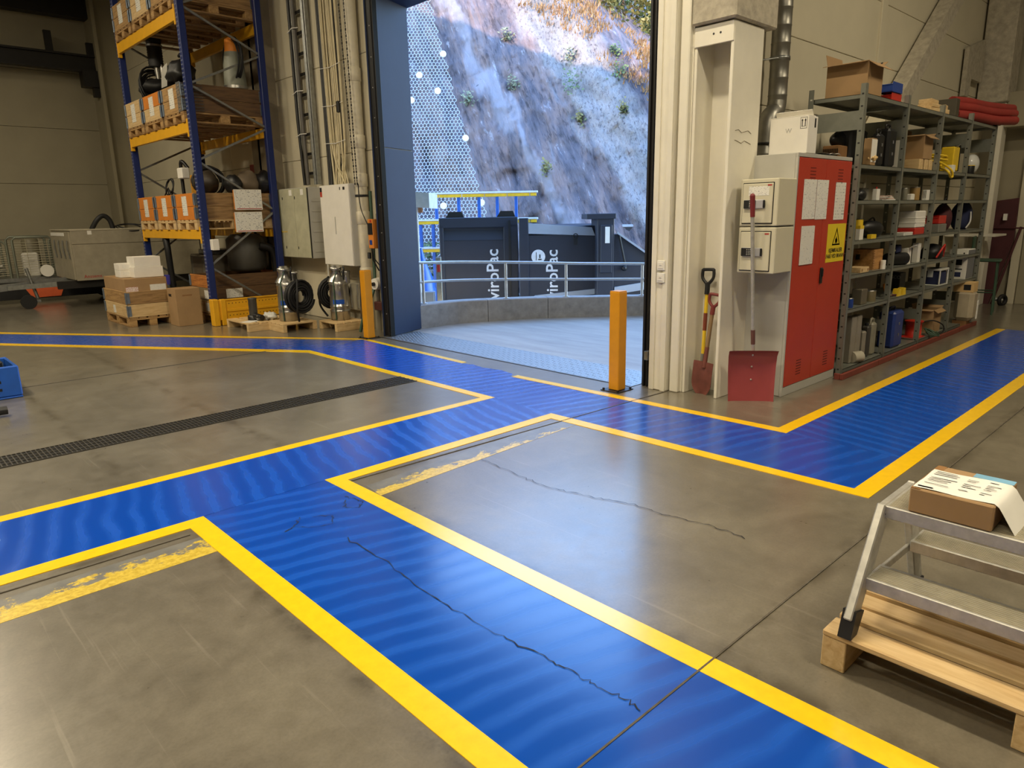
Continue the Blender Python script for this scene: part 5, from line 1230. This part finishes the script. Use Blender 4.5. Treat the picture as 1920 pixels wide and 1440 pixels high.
for k, x in enumerate((6.56, 7.45, 7.95, 8.6, 9.4, 10.15)):
    x1 = [7.44, 7.94, 8.59, 9.39, 10.14, 10.9][k]; B(bb, 'skirting_board', x, x1, 2.52, 2.548, 0, .055, RB, .003)
B(bb, 'skirting_board', 6.56, 6.588, 2.55, 2.60, 0, .055, RB, .003)
# --- things on the shelves: small builders
def it(name, label, cat, x0, x1, y0, y1, z, h, m, bev=.006, rz=0, group='goods on the grey shelving'):
    T = thing(name, label, cat, ((x0+x1)/2, (y0+y1)/2, z), rz, group); part(T, 'body', MB().box(-(x1-x0)/2, (x1-x0)/2, -(y1-y0)/2, (y1-y0)/2, 0, h, bev), m); return T
def case(label, x0, x1, y0, y1, z, h, m, hm=BLACK):
    T = it('hard_case', label, 'case', x0, x1, y0, y1, z, h, m, .025); w = (x1-x0)/2; d = (y1-y0)/2
    part(T, 'seam', MB().box(-w-.003, w+.003, -.004, .004, .02, h-.02), hm); part(T, 'handle', MB().tube(smooth_path([(-w*.5, 0, h), (-w*.5, 0, h+.035), (w*.5, 0, h+.035), (w*.5, 0, h)], 3), .009, 6), hm)
    for z_ in (h*.35, h*.65): part(T, 'latch', MB().box(-.012, .012, -d-.006, -d, z_-.015, z_+.015, .003), mk('latch_grey', (110, 110, 112), .4))
    return T
def can(label, x, y, z, r, h, m, lid=None, name='can', cat='can'):
    T = thing(name, label, cat, (x, y, z), 0, 'goods on the grey shelving'); part(T, 'body', MB().lathe([(r*.98, 0), (r, .004), (r, h-.008), (r*.97, h-.004)], 18), m); part(T, 'lid', MB().lathe([(r*1.02, h-.006), (r*1.02, h), (r*.8, h+.002)], 18), lid or STAIN); return T
def bag(label, x, y, z, sx, sy, sz, m, seed, name='bag', cat='bag', strap=True):
    T = thing(name, label, cat, (x, y, z), 0, 'goods on the grey shelving'); part(T, 'body', MB().lump((0, 0, sz*.46), .5, (sx, sy, sz), .25, seed), m)
    if strap: part(T, 'strap', MB().tube(smooth_path([(-sx*.3, 0, sz*.8), (0, -.02, sz*1.08), (sx*.3, 0, sz*.8)], 5), .008, 6), BLACK)
    return T
# top
T = carton((6.93, 2.80, 2.52), 'large open brown carton on top of the grey shelving', .34, .36, .27, CARD, 0, 'box', None, 'carton', True, .10)
T = thing('yellow_tape_roll', 'yellow printed warning tape strip standing beside the open carton', 'tape', (7.16, 2.66, 2.52)); B(T, 'strip', -.02, .02, -.01, .01, 0, .27, YELP, .003); part(T, 'end_hook', MB().tube(arc((0, 0, .28), .022, 0, math.pi, 8), .006, 6), BLACK); B(T, 'print', -.012, .012, -.0115, -.0105, .05, .24, INK, 0)
def bin_(label, x, y, z, m):
    T = thing('storage_bin', label, 'bin', (x, y, z), 0, 'storage bins on the top shelf'); a, b, h = .13, .07, .09
    for n_, q in (('base', (-a, a, -b, b, 0, .004)), ('wall', (-a, -a+.004, -b, b, .004, h*.7)), ('wall', (a-.004, a, -b, b, .004, h)), ('wall', (-a+.004, a-.004, -b, -b+.004, .004, h)), ('wall', (-a+.004, a-.004, b-.004, b, .004, h))): B(T, n_, *q, m, .001)
    part(T, 'lip', MB().tube([(-a, -b, h*.72), (-a, b, h*.72)], .006, 6), m); return T
bin_('small red storage bin on the top shelf under the blue one', 7.62, 2.74, 2.52, REDP); bin_('small blue storage bin stacked on the red one', 7.60, 2.73, 2.612, BLUEP)
T = thing('timber_offcuts', 'pale wooden offcuts stacked on the top shelf', 'wood', (8.85, 2.74, 2.52)); 
for k, q in enumerate(((-.25, .22, -.1, .08, 0, .05), (-.22, .15, -.09, .06, .052, .09), (-.2, .05, -.06, .07, .092, .14), (.12, .24, -.1, -.02, .052, .10))): B(T, 'offcut', *q, PINEX, .004, (0, 0, R(4*k-6)))
it('dark_box', 'dark flat box standing behind the wooden offcuts', 'box', 9.50, 9.62, 2.68, 2.90, 2.52, .22, mk('dark_olive', (70, 64, 50), .6))
T = thing('red_hose', 'thick red flat hoses laid in a pile across the end of the top shelf', 'hose', (10.4, 2.75, 2.52))
for k, (y, z, l) in enumerate(((-.1, .06, .95), (.04, .06, .85), (-.05, .16, 1.1), (.1, .15, .8), (.0, .235, 1.2))):
    part(T, 'hose', MB().tube(smooth_path([(-.75+.05*k, y+.08, z), (-.2, y+.02, z+.01), (.4, y-.05, z+.005), (l, y-.14, z+.03)], 6), .055, 10), mk('fire_hose_red', (150, 46, 42), .5))
# level a
TC = it('carton', 'brown carton with black stripes at the back above the red cabinet', 'box', 7.0, 7.35, 2.92, 3.07, 1.93, .20, CARDD); T = bag('black bag on the striped carton above the red cabinet', 7.17, 3.0, 2.13, .30, .13, .14, BLACK, 2)
for k in range(9): B(TC, 'carton_stripe', -.1762, -.1752, -.07+k*.016, -.062+k*.016, .07, .17, BLACK, 0)
T = it('torn_carton', 'torn upright cardboard piece behind the first shelf post', 'box', 7.02, 7.14, 2.63, 2.70, 1.93, .24, CARD, .003); part(T, 'torn_edge', MB().box(-.062, .064, -.037, -.035, .03, .23), CARDW); part(T, 'loose_flap', MB().lump((0, -.03, .06), .05, (1.2, .5, .5), .8, 3), mk('pale_cardboard', (206, 172, 116), .8))
case('black hard case standing left on the second shelf', 7.26, 7.42, 2.66, 2.74, 1.93, .30, BLACK); case('taller black hard case standing right on the second shelf', 7.52, 7.72, 2.66, 2.78, 1.93, .36, BLACK)
it('file_box', 'narrow white labelled file box on the second shelf', 'box', 8.0, 8.06, 2.72, 2.80, 1.93, .28, CARDW, .003)
T = thing('black_toolbox', 'black case with square handle behind the hard cases', 'case', (7.40, 2.95, 1.93)); B(T, 'body', -.2, .2, -.06, .08, 0, .36, BLACK, .02); part(T, 'handle', MB().tube([(-.1, 0, .36), (-.1, 0, .46), (.12, 0, .46), (.12, 0, .36)], .02, 8), BLACK)
T = carton((8.62, 2.76, 2.045), 'open brown carton raised on pale wooden blocks, second shelf', .28, .22, .24, CARD, 0, 'box', None, 'carton', True, .07)
for k, (x, lab) in enumerate(((8.40, 'left pale wooden block under the open carton'), (8.56, 'middle pale wooden block under the open carton'), (8.70, 'right pale wooden block under the open carton'))): it('wood_block', lab, 'block', x, x+.11, 2.65, 2.85, 1.93, .11, PINEY, .003, 0, 'wooden blocks')
T = thing('yellow_hose', 'yellow hose looping over the shelf edge under the carton', 'hose', (9.1, 2.66, 1.93)); part(T, 'hose', MB().tube(smooth_path([(-.3, .1, .12), (-.05, .0, .10), (.12, -.08, .02), (.17, -.09, -.05), (.1, -.09, -.06), (.02, -.08, .0), (.2, .05, .05), (.35, .1, .10), (.1, .15, .14)], 6), .012, 8), YELP)
part(T, 'upper_loop', coil(MB(), (.12, .08, .16), .1, 2, .012, (1, 0, 0), (0, 1, .1), .1, 1), YELP)
T = it('yellow_case', 'yellow wedge-shaped case in the third bay', 'case', 9.56, 9.76, 2.66, 2.80, 1.95, .27, YELP, .01); part(T, 'black_edge', MB().box(.1, .115, -.075, .075, 0, .29), BLACK); part(T, 'handle', MB().tube([(-.02, -.07, .27), (.03, -.08, .3), (.08, -.07, .3)], .01, 6), GALV)
it('paper_pack', 'small white paper pack in front of the yellow case', 'paper', 9.42, 9.52, 2.62, 2.70, 1.93, .08, PAPER, .003)
bag('clear plastic bag in the last bay of the second shelf', 10.5, 2.72, 1.93, .28, .16, .26, CLEAR, 4, 'plastic_bag', 'bag', False); can('black tape roll with yellow core beside the plastic bag', 10.22, 2.66, 1.93, .055, .10, BLACK, YELP, 'tape_roll', 'tape')
# level b
it('grey_box', 'grey box at the left of the third shelf', 'box', 7.30, 7.46, 2.78, 2.90, 1.62, .12, mk('box_grey', (120, 118, 108), .6)); bag('small dark cap at the left end of the third shelf', 7.0, 2.68, 1.62, .16, .09, .10, BLACK, 6, 'cap', 'cap', False)
T = it('white_card', 'white card with red clip on the third shelf', 'card', 7.28, 7.36, 2.64, 2.68, 1.62, .105, PAPER, .001); part(T, 'red_clip', MB().cyl((0, 0, .1), (0, 0, .125), .006, n=6), REDP)
T = thing('paper_stack', 'loose pinkish papers lying on the third shelf', 'papers', (7.62, 2.70, 1.62)); 
for k in range(4): B(T, 'sheet', -.12+.02*k, .12, -.06, .05, .012*k, .012*k+.009, mk('pink_paper', (206, 178, 166), .7) if k % 2 else PAPER, .001, (0, 0, R(7*k-10)))
can('grey bottle on the third shelf right of the second post', 8.14, 2.68, 1.62, .03, .12, mk('bottle_grey', (120, 118, 104), .4), None, 'bottle', 'bottle'); it('small_white_box', 'small white box in the middle of the third shelf', 'box', 8.30, 8.40, 2.66, 2.71, 1.62, .065, CARDW)
can('amber jar standing at the back of the third shelf', 8.70, 2.76, 1.62, .05, .14, mk('amber_jar', (160, 128, 76), .4), None, 'jar', 'jar'); T = it('price_sheet', 'white printed sheet with black bars on the third shelf', 'sheet', 8.70, 8.80, 2.64, 2.68, 1.62, .11, PAPER, .001)
for k in range(3): B(T, 'black_bar', -.0512, -.0502, -.015+k*.012, -.011+k*.012, .02, .1, INK, 0)
# level c
T = it('yellow_white_box', 'upright white and yellow box at the left of the fourth shelf', 'box', 6.96, 7.05, 2.64, 2.68, 1.26, .13, CARDW, .002); B(T, 'yellow_band', -.046, .046, -.021, .021, .10, .131, YELP, .001)
it('small_yellow_box', 'small yellow box lying at the front of the fourth shelf', 'box', 7.26, 7.38, 2.64, 2.685, 1.26, .04, YELP, .003); can('small yellow cup behind the white and yellow box', 7.12, 2.72, 1.26, .04, .19, YELP, BLACK, 'cup', 'cup')
bag('big limp black bag on the fourth shelf', 7.52, 2.76, 1.26, .40, .20, .18, BLACK, 8); T = it('ribbed_tub', 'white ribbed tub with red base on the fourth shelf', 'tub', 8.46, 8.76, 2.64, 2.82, 1.33, .18, CARDW, .01); B(T, 'red_base', -.15, .15, -.09, .09, -.07, 0, REDP, .006)
for z in (.05, .10): B(T, 'rib', -.153, .153, -.093, .093, z, z+.012, CARDW, .003)
it('plastic_sheets', 'clear plastic sheets lying at the second post, fourth shelf', 'sheets', 8.08, 8.34, 2.62, 2.72, 1.26, .035, CLEAR, .004)
T = bin_('red open crate on the grey box, third bay', 9.32, 2.70, 1.36, REDP); T['group'] = 'goods on the grey shelving'; it('grey_flat_box', 'flat grey box under the red crate', 'box', 9.18, 9.46, 2.62, 2.78, 1.26, .095, mk('box_grey', (120, 118, 108)))
T = bag('dark red backpack in the third bay, fourth shelf', 9.68, 2.74, 1.26, .28, .20, .36, MAROON, 3, 'backpack', 'backpack'); T = bag('dark blue jacket heap in the last bay, fourth shelf', 10.6, 2.78, 1.26, .36, .24, .36, BLUEN, 5, 'jacket', 'jacket', False); part(T, 'reflective_strip', MB().tube(smooth_path([(-.14, -.10, .02), (-.1, -.13, .1), (-.08, -.12, .22)], 5), .01, 6), CLEAR)
# level d
T = it('wooden_chest', 'wooden dovetailed chest with dark latch on the fifth shelf', 'chest', 7.42, 7.66, 2.66, 2.88, .95, .20, wood('chest_wood', (190, 140, 80), (150, 104, 56), 0), .003); part(T, 'latch', MB().box(-.126, -.12, .02, .06, .10, .15, .002), BLACK)
for k in range(8): B(T, 'dovetail', -.1215, -.095, -.1108, -.1098, .01+k*.024, .022+k*.024, CARDD, 0)
T = it('flat_wooden_case', 'flat pale wooden case with two finger holes on the fifth shelf', 'case', 7.02, 7.22, 2.62, 2.76, .95, .05, PINEX, .003)
for x in (-.07, .07): B(T, 'finger_hole', x-.012, x+.012, -.0712, -.0702, .012, .036, CARDD, 0)
for k in range(2): can('%s white roll beside the wooden chest' % ['lower', 'upper'][k], 7.60, 2.63, .95+.045*k, .025, .042, CARDW, CARDW, 'small_roll', 'roll')
T = thing('black_tube', 'thick black tube lying on the fifth shelf', 'tube', (8.2, 2.72, .95)); part(T, 'tube', MB().cyl((-.12, .04, .065), (.13, -.05, .065), .065, n=20), BLACK); T2 = it('blue_pouch', 'dark blue pouch with white logo on the black tube', 'pouch', 8.12, 8.24, 2.68, 2.74, 1.08, .085, BLUEN, .012); part(T2, 'logo', MB().box(-.061, -.0605, -.012, .018, .02, .035), PAPER)
T = it('white_dispenser', 'white printed dispenser box on the fifth shelf', 'box', 8.36, 8.46, 2.65, 2.72, .95, .17, CARDW, .003); part(T, 'open_lid', MB().box(-.05, .05, -.06, .0, 0, .004), CARDW, (0, -.035, .17), (R(-30), 0, 0))
it('tall_white_box', 'tall narrow white box leaning at the third post', 'box', 8.70, 8.79, 2.66, 2.72, .95, .21, CARDW, .003)
T = thing('helmet_bag', 'black helmet bag with red trim in the third bay, fifth shelf', 'bag', (9.45, 2.74, .95), 0); part(T, 'shell', MB().lump((0, 0, .06), .15, (1.0, .8, .75), .1, 3), BLACK); part(T, 'red_trim', MB().tube(smooth_path([(-.13, -.09, .02), (-.05, -.13, .14), (.08, -.11, .15), (.15, -.08, .02)], 5), .012, 6), REDP)
T = it('logo_box', 'white carton with bold black figure print in the last bay', 'box', 10.50, 10.80, 2.62, 2.84, .63, .38, CARDW, .004); B(T, 'grey_side', -.148, .152, -.1135, -.110, .01, .37, mk('photo_grey', (110, 112, 116), .5), 0)
[B(T, 'print', -.152, -.1505, *q, INK, 0) for q in ((-.06, .02, .28, .295), (-.07, -.055, .27, .34), (-.05, .06, .18, .25), (-.06, .03, .12, .135))]; B(T, 'blue_print', -.152, -.1505, -.05, .05, .03, .09, BLUEN, 0)
# level e
can('small blue can at the left front of the sixth shelf', 6.92, 2.66, .63, .035, .09, BLUEP, None); T = it('square_tin', 'bare square steel tin on the sixth shelf', 'tin', 7.16, 7.30, 2.64, 2.74, .63, .15, mk('tin_dull', (126, 118, 100), .45, .5), .006)
can('round steel tin on the sixth shelf', 7.52, 2.70, .63, .06, .11, mk('tin_brass', (150, 138, 108), .4, .6)); T = it('black_box', 'black box with pale lettering at the back of the sixth shelf', 'box', 8.66, 8.90 - .06, 2.80, 2.96, .63, .20, BLACK); text(T, 'lettering', 'HUSCO', .05, (-.0912, 0, .15), FACE_X, mk('dim_letter', (130, 130, 126), .5))
for k, (x, lab) in enumerate(((8.16, 'left yellow block at the front of the sixth shelf'), (8.30, 'right yellow block at the front of the sixth shelf'))):
    T = thing('yellow_block', lab, 'block', (x, 2.655, .63), 0, 'yellow blocks'); part(T, 'body', MB().extrude([(-.045, -.03, 0), (.045, -.03, 0), (.03, -.03, .075), (-.03, -.03, .075)], (0, .06, 0)), YELP)
T = thing('hand_tools', 'hand tools with an orange handle lying on the sixth shelf', 'tools', (8.02, 2.70, .63)); part(T, 'orange_handle', MB().cyl((-.05, 0, .05), (.02, .04, .12), .018, .022, n=10), ORANGE); part(T, 'steel_tool', MB().cyl((-.1, .02, .02), (.12, .06, .03), .015, n=8).cyl((-.06, -.04, .015), (.1, -.02, .015), .012, n=8), STAIN); part(T, 'red_pliers', MB().tube([(-.1, -.05, .012), (0, -.03, .015), (.1, -.05, .012)], .012, 6), MAROON)
T = thing('clear_storage_box', 'clear plastic box with dark blue contents in the third bay', 'box', (9.62, 2.73, .63)); B(T, 'lid', -.16, .16, -.11, .11, .175, .20, CLEAR, .006); B(T, 'contents', -.14, .14, -.09, .09, .01, .165, BLUEN, .01)
for sx in (-1, 1):
    for sy in (-1, 1): B(T, 'corner', sx*.15-.008, sx*.15+.008, sy*.1-.008, sy*.1+.008, 0, .175, CLEAR, .004)
B(T, 'rim', -.158, .158, -.108, .108, 0, .012, CLEAR, .003); part(T, 'clip', MB().box(-.165, -.158, -.03, .03, .1, .18), CLEAR); B(T, 'lid_mark', -.05, .05, -.05, .05, .20, .204, BLACK, 0)
# level f
for k, (x, lab) in enumerate(((7.05, 'first grey panel case standing on the bottom shelf'), (7.18, 'second grey panel case standing on the bottom shelf'))): it('panel_case', lab, 'case', x, x+.11, 2.66, 2.735, .06, .46, mk('panel_grey', (140, 134, 120), .5), .008, 0, 'panel cases')
T = thing('grey_roll', 'pale grey roll lying in front of the panel cases', 'roll', (7.16, 2.64, .06)); part(T, 'roll', MB().cyl((-.05, .02, .055), (.06, -.02, .055), .055, n=20), mk('roll_grey', (170, 164, 146), .5))
it('grey_canister', 'low grey canister on the bottom shelf', 'canister', 7.36, 7.44, 2.66, 2.72, .06, .28, mk('panel_grey', (140, 134, 120)), .012)
T = it('dark_canister', 'dark canister on the bottom shelf', 'canister', 7.48, 7.56, 2.66, 2.735, .06, .32, mk('canister_dark', (62, 60, 54), .5), .015); part(T, 'cap', MB().cyl((0, 0, .32), (0, 0, .345), .02, n=10), BLACK)
T = it('grey_jerrycan', 'tall grey jerrycan at the second post, bottom shelf', 'jerrycan', 7.60, 7.71, 2.66, 2.74, .06, .34, mk('jerry_grey', (138, 134, 116), .45), .02); part(T, 'handle', MB().tube(smooth_path([(-.04, 0, .33), (-.02, 0, .375), (.03, 0, .37), (.045, 0, .33)], 4), .012, 6), mk('jerry_grey', (138, 134, 116)))
T = case('large blue hard case standing on the bottom shelf', 8.12, 8.40, 2.63, 2.80, .06, .40, mk('case_blue', (38, 58, 122), .4), mk('case_blue_dark', (24, 36, 84), .4)); it('white_board', 'thin white board behind the blue hard case', 'board', 8.44, 8.455, 2.66, 2.90, .06, .36, PAPER, .001)
T = thing('cable_reel', 'bright red cable reel in the third bay, bottom shelf', 'reel', (9.08, 2.73, .06)); part(T, 'drum', MB().lathe([(.10, 0), (.10, .012), (.085, .02), (.085, .17), (.10, .178), (.10, .19)], 24), mk('reel_red', (206, 52, 36), .3)); part(T, 'stand', MB().box(-.14, .1, -.1, .1, 0, .008), REDP)
T.rotation_euler = (0, 0, 0)
T = carton((9.60, 2.76, .06), 'brown carton with open front flap in the third bay, bottom shelf', .30, .24, .28, CARD, 0, 'box', None, 'carton', True, .06); part(T, 'front_flap', MB().box(-.003, .003, -.12, .0, -.14, .0), CARD, (-.158, 0, .28), (0, R(8), 0)); part(T, 'red_edge', MB().box(-.156, -.150, .11, .122, 0, .28), REDP)
solo('green_wire', coil(MB(), (0, 0, .03), .07, 4, .007, (1, 0, 0), (0, .5, .3), .25, 2), GREENW, 'tangled dark green wire at the shelf foot', 'wire', (9.3, 2.60, .062)); solo('black_cable', MB().tube(smooth_path([(-.1, .1, .12), (.0, -.04, .16), (.14, -.12, .10), (.16, -.13, .02), (.05, -.12, .006)], 6), .007, 6), RUB, 'black cable looping out of the bottom shelf carton', 'cable', (9.42, 2.68, .06))
T = thing('paper_sack', 'grey paper sack leaning out at the end of the shelving', 'sack', (10.55, 2.56, 0)); part(T, 'body', MB().box(-.12, .1, -.08, .14, .10, .50, .05), mk('sack_paper', (164, 152, 128), .8, 0, .1, 6, .3)); part(T, 'carton_behind', MB().box(-.1, .1, -.06, .16, .47, .60, .004), mk('pale_cardboard', (206, 172, 116))); B(T, 'print', -.102, -.1005, -.03, .05, .50, .57, INK, 0); part(T, 'foot', MB().box(-.08, .08, -.02, .14, 0, .10), CARDD)
B(T, 'white_strip', .06, .11, -.09, -.082, .12, .36, PAPER, .001)

# ------------------------------------------------------------------ far right corner: chair, tarpaulin, wheel
T = thing('green_chair', 'green steel chair standing at the end of the shelving', 'chair', (12.2, 2.82, 0), R(10)); m = GREENW
for sx in (-.17, .17):
    for sy in (-.17, .17): part(T, 'leg', MB().cyl((sx, sy, 0), (sx*.92, sy*.92, .78 if sy > 0 else .76), .013, n=8), m)
B(T, 'seat', -.2, .2, -.2, .2, .76, .79, m, .01); part(T, 'backrest', MB().box(-.19, .19, .15, .18, .90, 1.12, .02).cyl((-.15, .165, .78), (-.15, .165, .95), .012, n=8).cyl((.15, .165, .78), (.15, .165, .95), .012, n=8), m)
part(T, 'foot_ring', MB().tube([(-.165, -.165, .32), (.165, -.165, .32), (.165, .165, .32), (-.165, .165, .32)], .01, 6, True), m)
T = thing('folded_awning', 'dark red folded canvas leaning against the far wall', 'canvas', (13.3, 3.0, 0)); part(T, 'canvas', MB().extrude([(.1, -.02, 0), (.1, .08, 0), (.28, .10, 1.62), (.28, -.20, 1.66), (.2, -.22, 1.0)], (.07, 0, 0)), MAROON); part(T, 'pole', MB().cyl((.12, -.06, .0), (.2, -.30, 1.22), .02, n=8).cyl((.2, .08, 1.20), (.2, -.34, 1.20), .012, n=8), MAROON); B(T, 'patch', .16, .20, -.10, -.05, 1.32, 1.42, PAPER, .001)
T = thing('white_bench', 'white shelf board on the far wall behind the shelving end', 'shelf', (0, 0, 0)); B(T, 'board', 12.4, 13.03, 2.78, 3.44, 1.10, 1.13, WHITE, .004); B(T, 'support', 12.7, 12.78, 3.0, 3.06, 0, 1.10, WHITE, .004)
T = thing('caster_wheel', 'black wheel lying by the far door', 'wheel', (13.35, 2.78, 0)); part(T, 'tyre', MB().tube(arc((0, 0, .08), .07, 0, 2*math.pi, 20, (.9, -.43, 0), (0, 0, 1))[:-1], .03, 8, True), RUB); part(T, 'fork', MB().cyl((-.05, .1, .1), (0, 0, .08), .03, n=8), GALV)

# ------------------------------------------------------------------ foreground: pallet, step platform, parcel
pf = thing('pallet', 'new pine pallet under the step platform, bottom right', 'pallet', (2.49, .25, 0), 0)
for k, (x0, x1) in enumerate(((-.245, -.135), (-.105, -.015), (.005, .095), (.125, .235))): B(pf, 'board', x0, x1, -.6, .6, .118, .140, PINEY, .004)
for y in (-.56, 0, .56): B(pf, 'bearer', -.24, .235, y-.04, y+.04, 0, .1175, PINEX, .003)
st = thing('step_platform', 'scuffed aluminium step platform with treads on both sides', 'steps', (0, 0, 0))
DUST = mk('dusty_tread', (168, 160, 136), .5, .5, .2, 12)
def tread(x0, x1, z, nm, y0=-.42, y1=.765):
    T_ = part(st, nm, MB().box(x0, x1, y0, y1, z-.045, z, .003), ALU)
    mb = MB()
    n = int((x1-x0-.02)/.012)
    for k in range(n): mb.box(x0+.012+k*.012, x0+.018+k*.012, y0+.01, y1-.01, z, z+.0012)
    g = part(T_, 'tread_grooves', mb, DUST); g['kind'] = 'stuff'
tread(2.462, 2.74, .555, 'platform'); tread(2.345, 2.48, .33, 'step'); tread(2.79, 2.93, .31, 'step')
for y in (.775, -.43):
    bar(st, 'leg', (2.275, y, .19), (2.485, y, .545), .028, .07, ALU, .004, (1, 0, 0)); bar(st, 'leg', (2.97, y, .05), (2.73, y, .545), .028, .07, ALU, .004, (1, 0, 0))
    part(st, 'rubber_foot', MB().extrude([(2.235, y-.022, .142), (2.29, y-.022, .142), (2.335, y-.022, .215), (2.265, y-.022, .235)], (0, .044, 0)), BLACK)
    part(st, 'rubber_foot', MB().extrude([(2.94, y-.022, 0), (3.01, y-.022, 0), (2.985, y-.022, .09), (2.92, y-.022, .09)], (0, .044, 0)), BLACK)
    bar(st, 'cross_strut', (2.40, y, .29), (2.86, y, .27), .012, .03, ALU); B(st, 'end_cap', 2.455, 2.745, y-.012, y+.012, .515, .557, ALU, .003)
    for p_ in ((2.468, .525), (2.355, .315)): part(st, 'rivet', MB().cyl((p_[0], y-.016, p_[1]), (p_[0], y+.020, p_[1]), .007, n=8), STEELD)
bx = thing('parcel', 'flat brown parcel lying on the step platform', 'box', (2.61, .575, .5565))
part(bx, 'body', MB().box(-.145, .145, -.12, .12, 0, .085, .004), CARD); B(bx, 'blue_strip', .10, .143, -.118, .0, .0851, .0858, mk('pale_blue_print', (120, 170, 200), .5), 0); B(bx, 'tape', -.144, .144, .09, .1185, .0851, .0856, mk('brown_tape', (150, 112, 72)), 0)
pp = thing('document', 'white delivery note draped over the brown parcel', 'paper', (2.60, .575, .6425))
mb = MB(); nx, ny = 8, 18
for i in range(nx+1):
    for j in range(ny+1):
        x = -.125+.22*i/nx; t = j/ny; L_ = .115-.345*t      # along -Y
        if L_ > -.122: y, z = L_, .0015
        else:
            s = -.122-L_; y = -.122-.55*s; z = .0015-.85*s
        mb.v.append((x+.012*t, y, z+.0015*math.sin(i*1.1+j*.6)))
mb.f = [(i*(ny+1)+j, i*(ny+1)+j+1, (i+1)*(ny+1)+j+1, (i+1)*(ny+1)+j) for i in range(nx) for j in range(ny)]; mb.sm = [True]*len(mb.f)
mb.f = [tuple(reversed(f)) for f in mb.f]
part(pp, 'sheet', mb, PAPER)
mb = MB(); rp = random.Random(11)
for k in range(9):
    x = .075-.017*k
    for (a, b) in ((.10, .02), (-.0, -.05), (-.06, -.1)):
        if rp.random() < .75: L0 = b+rp.uniform(0, .03); mb.add([(x, a, .0042), (x, L0, .0042), (x-.004, L0, .0042), (x-.004, a, .0042)], [(0, 1, 2, 3), (3, 2, 1, 0)])
mb.add([(-.105, .105, .0045), (-.105, .06, .0045), (-.114, .06, .0045), (-.114, .105, .0045)], [(0, 1, 2, 3), (3, 2, 1, 0)])
q = part(pp, 'print', mb, mk('faint_ink', (96, 98, 108), .6)); q['kind'] = 'stuff'
# left edge: blue crate and yellow tool
T = thing('blue_crate', 'blue plastic crate with black contents at the left picture edge', 'crate', (.62, 7.98, 0)); m = mk('crate_blue', (30, 84, 170), .4)
for q in ((-.4, .4, -.3, .3, 0, .02), (-.4, .4, -.3, -.275, .02, .30), (-.4, .4, .275, .3, .02, .30), (-.4, -.375, -.275, .275, .02, .30), (.375, .4, -.275, .275, .02, .30)): B(T, 'crate_wall', *q, m, .012)
for k in range(3): B(T, 'slot', -.1, .25, -.302, -.299, .08+k*.07, .105+k*.07, BLACK, 0)
for k in range(5): B(T, 'ribbed_contents', -.36, .30, -.25+k*.1, -.17+k*.1, .05, .34, BLACK, .01)
T = thing('hand_tool', 'yellow and black hand tool poking in at the left picture edge', 'tool', (.60, 7.0, 0)); part(T, 'shaft', MB().cyl((-.4, 0, .05), (.13, 0, .05), .02, n=10), PAPER); part(T, 'black_grip', MB().cyl((.12, 0, .05), (.20, 0, .05), .035, n=12), BLACK); B(T, 'yellow_head', .02, .10, -.03, .03, .07, .14, YELP, .008); B(T, 'stand', -.3, -.2, -.05, .05, 0, .04, BLACK, .004)
